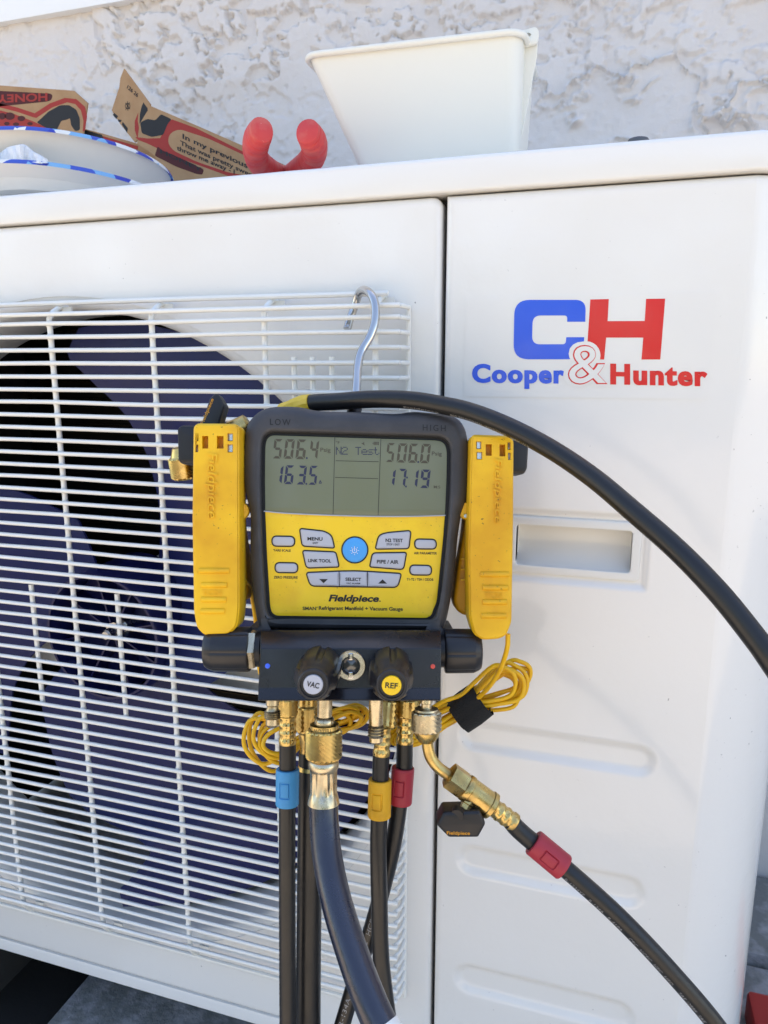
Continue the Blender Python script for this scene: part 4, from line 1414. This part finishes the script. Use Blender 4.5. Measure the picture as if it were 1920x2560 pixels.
def fnY(u, v, z):
    a = -0.75 + 1.35 * (1 - u)
    r_ = px_r(36.6, w)
    c0 = K(811, 1822 - 9 * (1 - v), w)
    return c0 + Vector((r_ * sin(a), 0, r_ * cos(a)))
text_on(hC, 'YELLOW', fnY, M_INK)
# d. yellow-sleeved hose
w = -0.012
hD = hose_thing('refrigerant_hose', 'black hose with a yellow sleeve, right of the thick hose', (952, 2560, w))
path = [K(953, 1880, w), K(951, 1950, w), K(948, 2040, w), K(946, 2120, w), K(948, 2240, w), K(953, 2400, w), K(972, 2560, w + 0.004), K(1000, 2740, w + 0.006)]
mb = MB(); mb.tube(path, HR, 20)
part('hose_body', mb, M_RUBBER, hD, 60)
stack(hD, [('knurled_nut', M_BRASS, lambda q: knurl(q, K(970, 1748, w - 0.008), K(964, 1820, w - 0.004), px_r(27, w), 38, 13)),
           ('crimp_ferrule', M_BRASS, lambda q: crimp(q, K(958, 1815, w), K(953, 1888, w), px_r(22, w)))])
sleeve(hD, K(950, 1948, w), K(948, 2042, w), px_r(29, w), M_YSL, 0.25)
# e. red-sleeved hose behind
w = -0.022
hE = hose_thing('refrigerant_hose', 'black hose with a dark red sleeve, slanting behind the yellow-sleeved hose', (1005, 2010, w))
path = [K(1012, 1850, w), K(1010, 1930, w), K(1000, 2000, w), K(985, 2100, w), K(965, 2190, w - 0.004), K(935, 2300, w - 0.008), K(898, 2420, w - 0.010), K(862, 2540, w - 0.01), K(815, 2700, w - 0.01)]
mb = MB(); pt_ = mb.tube(path, HR, 20)
part('hose_body', mb, M_RUBBER, hE, 60)
stack(hE, [('knurled_nut', M_BRASS, lambda q: knurl(q, K(1022, 1745, w), K(1020, 1792, w), px_r(28, w), 38, 11)),
           ('crimp_ferrule', M_BRASS, lambda q: crimp(q, K(1014, 1788, w), K(1012, 1858, w), px_r(21.5, w)))])
sleeve(hE, K(1008, 1918, w), K(1001, 2008, w), px_r(28.5, w), M_RED, 0.3)
tube_text(hE, pt_, 'R-1234YF  R-134A  R-410A   CFC  HCFC  HFC  HFO', 0.95, 0.36, 0.0030, 0.35, HR, flip=1)
# f. diagonal hose with valve
w = 0.012
hF = hose_thing('charging_hose', 'black hose with brass valve and red sleeve running to the lower right', (1100, 1830, w))
def on(t):               # along the valve axis in pixels
    return K(1124 + 0.805 * t, 1938 + 0.593 * t, w)
path = [K(1275, 2050, w), K(1300, 2078, w), K(1370, 2137, w + 0.002), K(1430, 2186, w + 0.006), K(1545, 2290, w + 0.012), K(1668, 2419, w + 0.016), K(1802, 2578, w + 0.018), K(1900, 2740, w + 0.02)]
mb = MB(); pt_ = mb.tube(path, HR, 22)
part('hose_body', mb, M_RUBBER, hF, 60)
def cone(q):
    q.lathe(K(1067, 1826, w), K(1068, 1855, w), [(0, px_r(33, w)), (0.5, px_r(30, w)), (1, px_r(18, w))], 32)
def elbow(q):
    q.tube([K(1069, 1840, w), K(1070, 1868, w), K(1077, 1894, w), K(1094, 1917, w), K(1118, 1935, w), K(1150, 1958, w)], px_r(14.5, w), 20)
def hexn(q):
    q.lathe(on(-4), on(48), [(0, px_r(26, w)), (0.08, px_r(34, w)), (0.92, px_r(34, w)), (1, px_r(30, w))], 6)
def body(q):
    q.lathe(on(46), on(136), [(0, px_r(31, w)), (0.05, px_r(34, w)), (0.16, px_r(34, w)), (0.18, px_r(32, w)), (0.80, px_r(32, w)), (0.82, px_r(34.5, w)), (0.94, px_r(34.5, w)), (1.0, px_r(26, w))], 40)
def neck(q):
    q.lathe(K(1182, 1985, w + 0.001), K(1157, 2033, w + 0.004), [(0, px_r(22, w)), (0.5, px_r(20, w)), (0.55, px_r(15, w)), (1, px_r(15, w))], 6)
stack(hF, [('stem', M_BRASSN, lambda q: q.lathe(K(1066, 1745, w), K(1066, 1778, w), [(0, px_r(15, w)), (0.35, px_r(15.5, w)), (0.4, px_r(13, w)), (0.75, px_r(13, w)), (0.8, px_r(29, w)), (1, px_r(30, w))], 32)),
           ('knurled_nut', M_BRASSN, lambda q: knurl(q, K(1066, 1776, w), K(1067, 1830, w), px_r(34.5, w), 46, 13, 0.04)),
           ('nut_cone', M_BRASS, cone), ('elbow_tube', M_BRASS, elbow), ('hex_nut', M_BRASS, hexn), ('valve_body', M_BRASS, body), ('valve_neck', M_BRASS, neck),
           ('crimp_ferrule', M_BRASS, lambda q: crimp(q, on(132), on(202), px_r(24, w)))])
hw_ = w + 0.010
top_ = [(1106, 2030), (1198, 2033), (1216, 2062), (1196, 2096), (1093, 2072)]
mb = MB().slab(kpoly(rpoly([(1092, 2064), (1110, 2031), (1200, 2028), (1215, 2061), (1196, 2095), (1122, 2095), (1110, 2083)], 5, 3), hw_), hw_ - 0.016, hw_, 0.002, 3)
mb.lathe(K(1143, 2040, hw_), K(1146, 2030, hw_ - 0.004), [(0, 0.004), (1, 0.0045)], 16)
hdl = part('valve_handle', mb, M_PLASTIC, hF, 40)
text_on(hdl, 'Fieldpiece', lambda u, v, z: K(1117 + 58 * u, 2089 - 11 * v + 1 * u, hw_ + 0.0002), M_OINK, bold=0.01)
sleeve(hF, K(1333, 2105, w + 0.001), K(1410, 2169, w + 0.005), px_r(33, w), M_RED, 0.1)
tube_text(hF, pt_, 'R-1234YF   R-134A   R-410A     CFC  HCFC  HFC  HFO     SAE J2888  SAE J2196  S24K', 0.215, 0.83, 0.0030, 0.85, HR)
# g. hose arching over the top, with its own valve at the left end
hG = hose_thing('charging_hose', 'black hose arching over the top of the gauge and off to the right', (780, 1010, -0.03))
path = [K(600, 1092, -0.052), K(680, 1048, -0.046), K(730, 1022, -0.040), K(778, 1008, -0.034), K(841, 1004, -0.026), K(931, 998, -0.014), K(1022, 1000, -0.004), K(1100, 1012, 0.002), K(1181, 1031, 0.012), K(1282, 1072, 0.026), K(1384, 1127, 0.040), K(1485, 1196, 0.056), K(1580, 1276, 0.072), K(1691, 1373, 0.088), K(1793, 1478, 0.102), K(1879, 1584, 0.112), K(1935, 1662, 0.118), K(2060, 1850, 0.125)]
mb = MB(); pt_ = mb.tube(path, 0.00585, 24)
part('hose_body', mb, M_RUBBER, hG, 60)
sel = [q for q in pt_[0] if 700 < 960 + q.x / (D0 - q.z) * FPX < 786]
mb = MB()
mb.tube(sel, 0.0066, 12, sub=1, rf=lambda t, a: 0.0066 + 0.0004 * sin(9 * t + 3 * a))
part('tape_wrap', mb, M_TAPE, hG, 20)
tube_text(hG, pt_, 'Fieldpiece', 0.30, 0.355, 0.0022, 0.95, 0.00585)
tube_text(hG, pt_, '800 PSI NORMAL WORKING   MAX W.P.', 0.375, 0.51, 0.0022, 0.95, 0.00585)
tube_text(hG, pt_, 'Fieldpiece  HOSE', 0.665, 0.74, 0.0022, 1.0, 0.00585)
wv = -0.052
mb = MB().lathe(K(625, 1062, wv), K(520, 1110, wv), [(0, 0.006), (0.05, 0.0085), (0.5, 0.0085), (0.55, 0.0095), (1, 0.0085)], 28)
part('valve_body', mb, M_BRASS, hG)
mb = MB(); mb.tube([K(525, 1108, wv), K(495, 1120, wv), K(475, 1135, wv), K(462, 1150, wv)], 0.0042, 16)
part('elbow_tube', mb, M_BRASS, hG)
mb = MB()
mb.lathe(K(452, 1118, wv + 0.004), K(458, 1142, wv + 0.002), [(0, 0.0054), (0.0, 0.0062), (1, 0.0091)], 32, cap=True)
knurl(mb, K(457, 1140, wv + 0.002), K(467, 1196, wv - 0.002), 0.0098, 66, 18, 0.04)
part('knurled_nut', mb, M_BRASS, hG, 12)
mb = MB().slab(kpoly(rpoly([(501, 1062), (523, 996), (536, 983), (545, 984), (561, 1012), (545, 1068)], 5, 3), -0.035), -0.050, -0.035, 0.002, 3)
hdl = part('valve_handle', mb, M_PLASTIC, hG, 40)
def fnF(u, v, z):
    a, b_ = Vector((494.5, 1057)), Vector((521, 993))
    d = (b_ - a)
    n_ = Vector((-d.y, d.x)).normalized()
    q = a + d * u + Vector((6, 2)) - n_ * (-10 * (1 - v)) * -1 * 0 + Vector((10 * (1 - v), 4 * (1 - v)))
    return K(q.x, q.y, -0.0348)
text_on(hdl, 'Fieldpiece', fnF, M_OINK, bold=0.014)

# ================================================================ THINGS ON TOP OF THE UNIT
TOPZ = Z0 + 0.1492
def plate(cx, cy, zb, R_, rise, tilt, label, r0):
    th = thing('paper_plate', label, 'plate', (cx, cy, zb), group='paper plates on the unit')
    Tm = Matrix.Translation((cx, cy, zb)) @ Matrix.Rotation(radians(tilt[0]), 4, 'X') @ Matrix.Rotation(radians(tilt[1]), 4, 'Y')
    n = 120
    def rm(a, t, k, j):
        return 1.0 + (0.0035 * (1 if j % 3 == 0 else 0) if k >= 2 else 0)
    prof = [(0.0, 0.002), (0.0, r0), (0.10, r0 + 0.012), (0.55, R_ * 0.86), (0.9, R_ * 0.965), (1.0, R_)]
    mb = MB().lathe((0, 0, 0), (0, 0, rise), prof, n, rmod=rm, cap=False)
    mb.v = [Tm @ q for q in mb.v]
    part('dish', mb, M_PAPER, th, 25)
    mb = MB().lathe((0, 0, 0), (0, 0, rise), [(1.0 - 0.0003 / rise, R_ + 0.0002), (1.0 + 0.0006 / rise, R_ + 0.0008), (1.0 + 0.0010 / rise, R_ + 0.0022), (1.0 - 0.0008 / rise, R_ + 0.0034), (1.0 - 0.0030 / rise, R_ + 0.0036)], n, cap=False)
    mb.v = [Tm @ q for q in mb.v]
    part('rim', mb, M_RIM, th, 60)
    return th
plate(-0.5584, 0.1316, TOPZ + 0.0075, 0.108, 0.0205, (-5.0, 1.9), 'white paper plate with blue floral rim, lower of the two', 0.075)
plate(-0.5842, 0.1557, TOPZ + 0.028, 0.108, 0.0364, (-5.3, -0.5), 'white paper plate with blue floral rim, upper of the two', 0.070)
# tissue
mb = MB()
nx, ny = 40, 9
prof_n = [(-90, 392), (-40, 372), (0, 383), (18, 368), (40, 363), (57, 360), (68, 364), (84, 379), (100, 387), (120, 399)]
v, f = [], []
for j in range(nx):
    px_ = -90 + 210 * j / (nx - 1)
    top_y = np.interp(px_, [a for a, b_ in prof_n], [b_ for a, b_ in prof_n])
    for i in range(ny):
        q = i / (ny - 1)
        yy = 0.034 + 0.004 * sin(px_ * 0.11) + 0.003 * sin(px_ * 0.31 + 3 * q) + 0.010 * q
        lo = W(px_, 408, yy)
        hi = W(px_, top_y, yy)
        c0 = lo.lerp(hi, sin(q * pi / 2))
        v.append(tuple(c0))
for j in range(nx - 1):
    for i in range(ny - 1):
        a = j * ny + i
        f.append((a, a + 1, a + ny + 1, a + ny))
mb.add(v, f)
solo('paper_napkin', mb, M_TISSUE, 'crumpled white paper napkin between the paper plates', 'napkin')

# cardboard carrier
BY = 0.33
box = thing('cardboard_box', 'torn open brown cardboard snack box with red and black print', 'box', (W(300, 440, BY).x, BY, TOPZ))
def wpoly(pts, y):
    return [(W(a, b_, y).x, W(a, b_, y).z) for a, b_ in pts]
def card(pts, y, name='flap', th=0.0022):
    mb = MB().slab(wpoly(pts, y), -y - th, -y, 0, T=VX)
    return part(name, mb, M_CARD, box)
def cprint(parent, pts, y, m, lvl=1, r=0, name='print'):
    q = wpoly(rpoly(pts, r, 5) if r else pts, y)
    mb = MB().slab(q, -y - 0.0001, -y + 0.00012 * lvl, 0, T=VX)
    return part(name, mb, m, parent, 0)
def c4(x, y):
    return (x / 3.456, 140 + y / 3.456)
def c5(x, y):
    return (260 + x / 2.765, 140 + y / 2.765)
yA = 0.325
fA = card([c4(-60, 250), c4(640, 300), c4(757, 405), c4(722, 640), c4(700, 900), c4(-60, 900)], yA)
cprint(fA, [c4(-60, 298), c4(440, 325), c4(455, 345), c4(440, 385), c4(400, 395), c4(-60, 442)], yA, M_CMAR, 1, 4)
text_on(fA, 'HONEY', (lambda u, v, z: (lambda q: Vector((q.x, q.y - 0.0005, q.z)))(W(*c4(412 - 432 * u, 318 + 72 * v + 18 * u), yA))), M_CRED, bold=0.03, spacing=1.02)
cprint(fA, [c4(-60, 395), c4(150, 445), c4(300, 495), c4(430, 410), c4(560, 362), c4(660, 372), c4(735, 440), c4(752, 520), c4(735, 640), c4(715, 655), c4(722, 560), c4(700, 470), c4(650, 415), c4(580, 400), c4(450, 445), c4(315, 535), c4(290, 530), c4(140, 480), c4(-60, 430)], yA, M_CRED, 1)
cprint(fA, [c4(-60, 455), c4(120, 500), c4(300, 570), c4(440, 640), c4(440, 700), c4(-60, 700)], yA, M_CRED, 1)
for (x, y, a, b_) in ((20, 520, 40, 32), (85, 520, 55, 36), (185, 540, 42, 26), (260, 585, 30, 16), (60, 585, 30, 18), (140, 590, 34, 18)):
    cprint(fA, [c4(x + a * 0.8 * cos(t_), y + b_ * 0.9 * sin(t_)) for t_ in np.linspace(0, 2 * pi, 16, endpoint=False)], yA, M_CMAR, 2)
cprint(fA, [c4(318, 575), c4(420, 480), c4(520, 425), c4(600, 425), c4(660, 465), c4(690, 540), c4(690, 640), c4(650, 650), c4(615, 600), c4(605, 535), c4(580, 550), c4(530, 560), c4(490, 640), c4(430, 640)], yA, M_CBLK, 1, 4)
# right piece: tall flap and long side
yB = 0.30
fB = card([c4(1072, 108), c4(1040, 190), c4(1030, 270), c4(965, 470), c4(1040, 590), c4(1165, 745), c4(1290, 620), c4(1298, 415)], yB)
text_on(fB, '126 26', (lambda u, v, z: (lambda q: Vector((q.x, q.y - 0.0004, q.z)))(W(*c4(1122 - 14 + 92 * u - 0 * v + 12 * (1 - v) * -1, 250 + 78 * u + 30 * (1 - v)), yB))), M_CBLK, bold=0.02)
mbx = MB()
ring = [c4(1104 + 20 * cos(t_), 433 + 24 * sin(t_)) for t_ in np.linspace(0, 2 * pi, 20, endpoint=False)]
def strokew(pts, wd, y, closed=False):
    P = [W(*q, y) for q in pts]
    if closed:
        P.append(P[0])
    for A, B in zip(P[:-1], P[1:]):
        A, B = A - Vector((0, 0.0004, 0)), B - Vector((0, 0.0004, 0))
        t_ = (B - A).normalized(); n_ = Vector((-t_.z, 0, t_.x)) * wd / 2
        mbx.add([A - n_, B - n_, B + n_, A + n_], [(0, 1, 2, 3)])
strokew(ring, 0.0007, yB, True)
strokew([c4(1102, 390), c4(1107, 475)], 0.0007, yB)
strokew([c4(1085, 405), c4(1125, 460)], 0.0007, yB)
strokew([c4(1122, 402), c4(1086, 466)], 0.0007, yB)
part('register_mark', mbx, M_CBLK, fB, 0)
for pts in ([(985, 490), (1020, 520), (1005, 545), (975, 510)], [(1018, 548), (1050, 552), (1045, 572), (1025, 570)], [(1062, 570), (1105, 625), (1098, 665), (1052, 590)]):
    cprint(fB, [c4(*q) for q in pts], yB, M_CBLK, 1)
cprint(fB, [c4(1240, 402), c4(1275, 450), c4(1280, 500), c4(1262, 550), c4(1240, 600), c4(1222, 650), c4(1205, 610), c4(1210, 500), c4(1225, 435)], yB, M_CBLK, 2)
cprint(fB, [c4(1195, 490), c4(1190, 560), c4(1205, 650), c4(1225, 680), c4(1215, 715), c4(1190, 720), c4(1165, 640), c4(1165, 560)], yB, M_CRED, 1)
yC = 0.298
fC = card([c5(322, 345), c5(640, 480), c5(960, 620), c5(1290, 772), c5(1290, 900), c5(440, 900), c5(352, 690), c5(228, 605), c5(245, 470)], yC - 0.001)
yC -= 0.001
cprint(fC, [c5(250, 460), c5(300, 435), c5(355, 445), c5(395, 402), c5(468, 437), c5(440, 470), c5(410, 545), c5(330, 560), c5(262, 535)], yC, M_CBLK, 2, 5)
cprint(fC, [c5(468, 437), c5(640, 500), c5(960, 660), c5(1250, 790), c5(1250, 880), c5(860, 830), c5(560, 720), c5(372, 640), c5(300, 605), c5(235, 580), c5(215, 560), c5(300, 570), c5(390, 568), c5(425, 480)], yC, M_CRED, 1, 3)
cprint(fC, [c5(520, 505), c5(720, 570), c5(960, 682), c5(1240, 800), c5(1240, 870), c5(860, 805), c5(640, 730), c5(480, 655), c5(440, 600), c5(455, 535)], yC, M_CARD, 2, 12)
cprint(fC, [c5(372, 625), c5(400, 650), c5(560, 720), c5(690, 785), c5(680, 820), c5(640, 815), c5(500, 765), c5(352, 690)], yC, M_CMAR, 3, 4)
def ctext(s_, x0, y0, slope, length, hgt):
    def fn(u, v, z):
        q = W(*c5(x0 + length * u - 0.30 * hgt * (1 - v) * 0, y0 + slope * length * u - hgt * v), yC)
        return Vector((q.x, q.y - 0.0006, q.z))
    text_on(fC, s_, fn, M_CBLK, bold=0.022)
ctext('In my previous life', 545, 582, 0.46, 560, 46)
ctext('That was pretty sweet', 528, 625, 0.45, 520, 42)
ctext('throw me away - I', 505, 660, 0.42, 400, 42)
ctext('HONEY', 390, 672, 0.46, 290, 30)
fD = card([c4(690, 620), c4(850, 660), c4(1200, 760), c4(1500, 930), c4(1500, 1200), c4(690, 1200)], 0.335, 'tray_side')
cprint(fD, [c4(880, 690), c4(1195, 780), c4(1190, 810), c4(880, 740)], 0.335, M_CRED, 1)
cprint(fD, [c4(720, 635), c4(880, 680), c4(900, 720), c4(740, 690)], 0.335, M_CBLK, 2)
mb = MB().box((W(300, 445, 0.31).x, 0.33, TOPZ + 0.003), (0.30, 0.05, 0.003))
part('tray_bottom', mb, M_CARD, box)

# pliers with red grips
pl = thing('pliers', 'pliers with two curved red rubber grips lying on the unit', 'pliers', W(712, 430, 0.1))
for pts in ([(652, 330, 0.016), (642, 350, 0.026), (638, 378, 0.042), (650, 408, 0.065), (682, 430, 0.10), (710, 440, 0.16)],
            [(772, 335, 0.016), (783, 354, 0.026), (786, 378, 0.042), (772, 406, 0.065), (742, 428, 0.10), (718, 440, 0.16)]):
    P = [W(*q) for q in pts]
    d = (P[0] - P[1]).normalized()
    mb = MB()
    mb.tube([P[0] + d * 0.004] + P, 0.0105, 24, sub=12, rf=lambda t, a: float(np.interp(t, [0, 0.02, 0.12, 0.35, 0.7, 1], [0.0094, 0.0101, 0.0104, 0.0120, 0.0110, 0.009])) * (1.0 - 0.07 * (1 if (t * 11) % 1 > 0.80 and t > 0.14 else 0)) * (1 - 0.10 * abs(sin(a)) ** 4))
    part('grip', mb, M_GRIP, pl, 50)
mb = MB()
A = W(714, 436, 0.15)
mb.tube([A, A + Vector((0.0, 0.03, -0.001)), A + Vector((0.004, 0.08, -0.004))], 0.008, 12)
part('jaw', mb, M_STEEL, pl)

# ivory plastic cover standing on the unit
YB = 0.10
cv = thing('plastic_cover', 'ivory tapered plastic bin with a rolled rim and screw tab standing on the unit', 'bin', W(1100, 400, YB))
tl, tr, bl_, br = W(765, 141, YB), W(1304, 80, YB), W(918, 408, YB), W(1291, 380, YB)
zt_, zb_ = max(tl.z, tr.z), TOPZ + 0.001
dep_t, dep_b = 0.10, 0.075
def ring_at(t):
    x0 = bl_.x + (tl.x - bl_.x) * t
    x1 = br.x + (tr.x - br.x) * t
    y0 = YB + 0.012 * (1 - t)
    return rrect(x0, y0, x1, YB + dep_b + (dep_t - dep_b) * t, 0.012, 6)
v, f = [], []
ztl, ztr = tl.z, tr.z
rs_ = [0, 0.15, 0.4, 0.7, 1.0]
nr = len(ring_at(0))
for off in (0.0, 0.0018):
    for t_ in rs_:
        r_ = ring_at(t_)
        if off:
            r_ = inset(ccw(r_), off)
        for (x, y) in r_:
            zt2 = ztl + (ztr - ztl) * (x - tl.x) / (tr.x - tl.x)
            v.append((x, y, zb_ + (zt2 - zb_) * t_ + (0.002 if off and t_ == 0 else 0)))
nR = len(rs_)
for q in range(2):
    for i in range(nR - 1):
        for j in range(nr):
            a = (q * nR + i) * nr
            f.append((a + j, a + (j + 1) % nr, a + nr + (j + 1) % nr, a + nr + j))
for j in range(nr):
    a, b_ = (nR - 1) * nr, (2 * nR - 1) * nr
    f.append((a + j, a + (j + 1) % nr, b_ + (j + 1) % nr, b_ + j))
f.append(tuple(range(nr)))
mb = MB().add(v, f)
part('bin_wall', mb, M_BIN, cv, 40)
mb = MB()
lip = []
for (x, y) in inset(ccw(ring_at(1.0)), -0.0022):
    lip.append((x, y, ztl + (ztr - ztl) * (x - tl.x) / (tr.x - tl.x)))
mb.tube(lip, 0.0026, 10, closed=True, sub=1)
part('rim', mb, M_BIN, cv, 60)
# tab with hole and flange on the right
a_, b2 = W(1291, 80, YB), W(1346, 69, YB)
mb = MB()
q = [(W(*k_, YB + 0.02).x, W(*k_, YB + 0.02).z) for k_ in rpoly([(1275, 108), (1296, 78), (1340, 66), (1347, 78), (1344, 108), (1300, 118)], 10, 4)]
hq = [(W(1320 + 7.5 * cos(t_), 86.5 + 5 * sin(t_), YB + 0.02).x, W(1320 + 7.5 * cos(t_), 86.5 + 5 * sin(t_), YB + 0.02).z) for t_ in np.linspace(0, 2 * pi, 20, endpoint=False)]
mb.slab(q, -YB - 0.02 - 0.003, -YB - 0.02, 0.0006, 2, holes=[hq], T=VX)
part('screw_tab', mb, M_BIN, cv)
mb = MB()
yF = YB + 0.024
q = [(W(*k_, yF).x, W(*k_, yF).z) for k_ in [(1285, 100), (1346, 76), (1342, 140), (1318, 270), (1303, 345), (1298, 377), (1285, 380)]]
mb.slab(q, -yF - 0.002, -yF, 0.0004, 1, T=VX)
part('side_flange', mb, M_BIN, cv)
mb = MB().lathe(W(1594, 378, 0.16), W(1594, 378, 0.16) + Vector((0, 0, 0.0115)), [(0, 0.012), (0.5, 0.011), (0.85, 0.008), (1.0, 0.002)], 20)
o = solo('rubber_cap', mb, M_GREYC, 'small grey rubber cap just showing above the top edge of the unit', 'cap')

# ================================================================ BEHIND THE UNIT, LOWER RIGHT
zc = PADZ + 0.002
tb = thing('tool_case', 'red tool case with white script standing behind the right edge of the unit', 'tool case', (0.32, 0.32, zc))
mb = MB().box((0.330, 0.226, zc + 0.017), (0.28, 0.05, 0.033), 0.005)
part('case_body', mb, M_REDBAG, tb)
text_on(tb, 'Milwaukee', lambda u, v, z: Vector((0.1935 + 0.07 * u, 0.2007, zc + 0.016 + 0.010 * v)), M_WINK, bold=0.02, shear=0.3)
cn = thing('gas_canister', 'teal plastic canister with a black base beside the red tool case', 'canister', (0.226, 0.172, zc))
mb = MB().lathe((0.226, 0.172, zc + 0.012), (0.226, 0.172, zc + 0.075), [(0, 0.0145), (0.05, 0.016), (0.9, 0.016), (1, 0.012)], 28)
part('canister_body', mb, M_TEAL, cn)
mb = MB().lathe((0.226, 0.172, zc), (0.226, 0.172, zc + 0.014), [(0, 0.017), (0.8, 0.017), (1, 0.0155)], 28)
part('canister_base', mb, M_PLASTIC, cn)
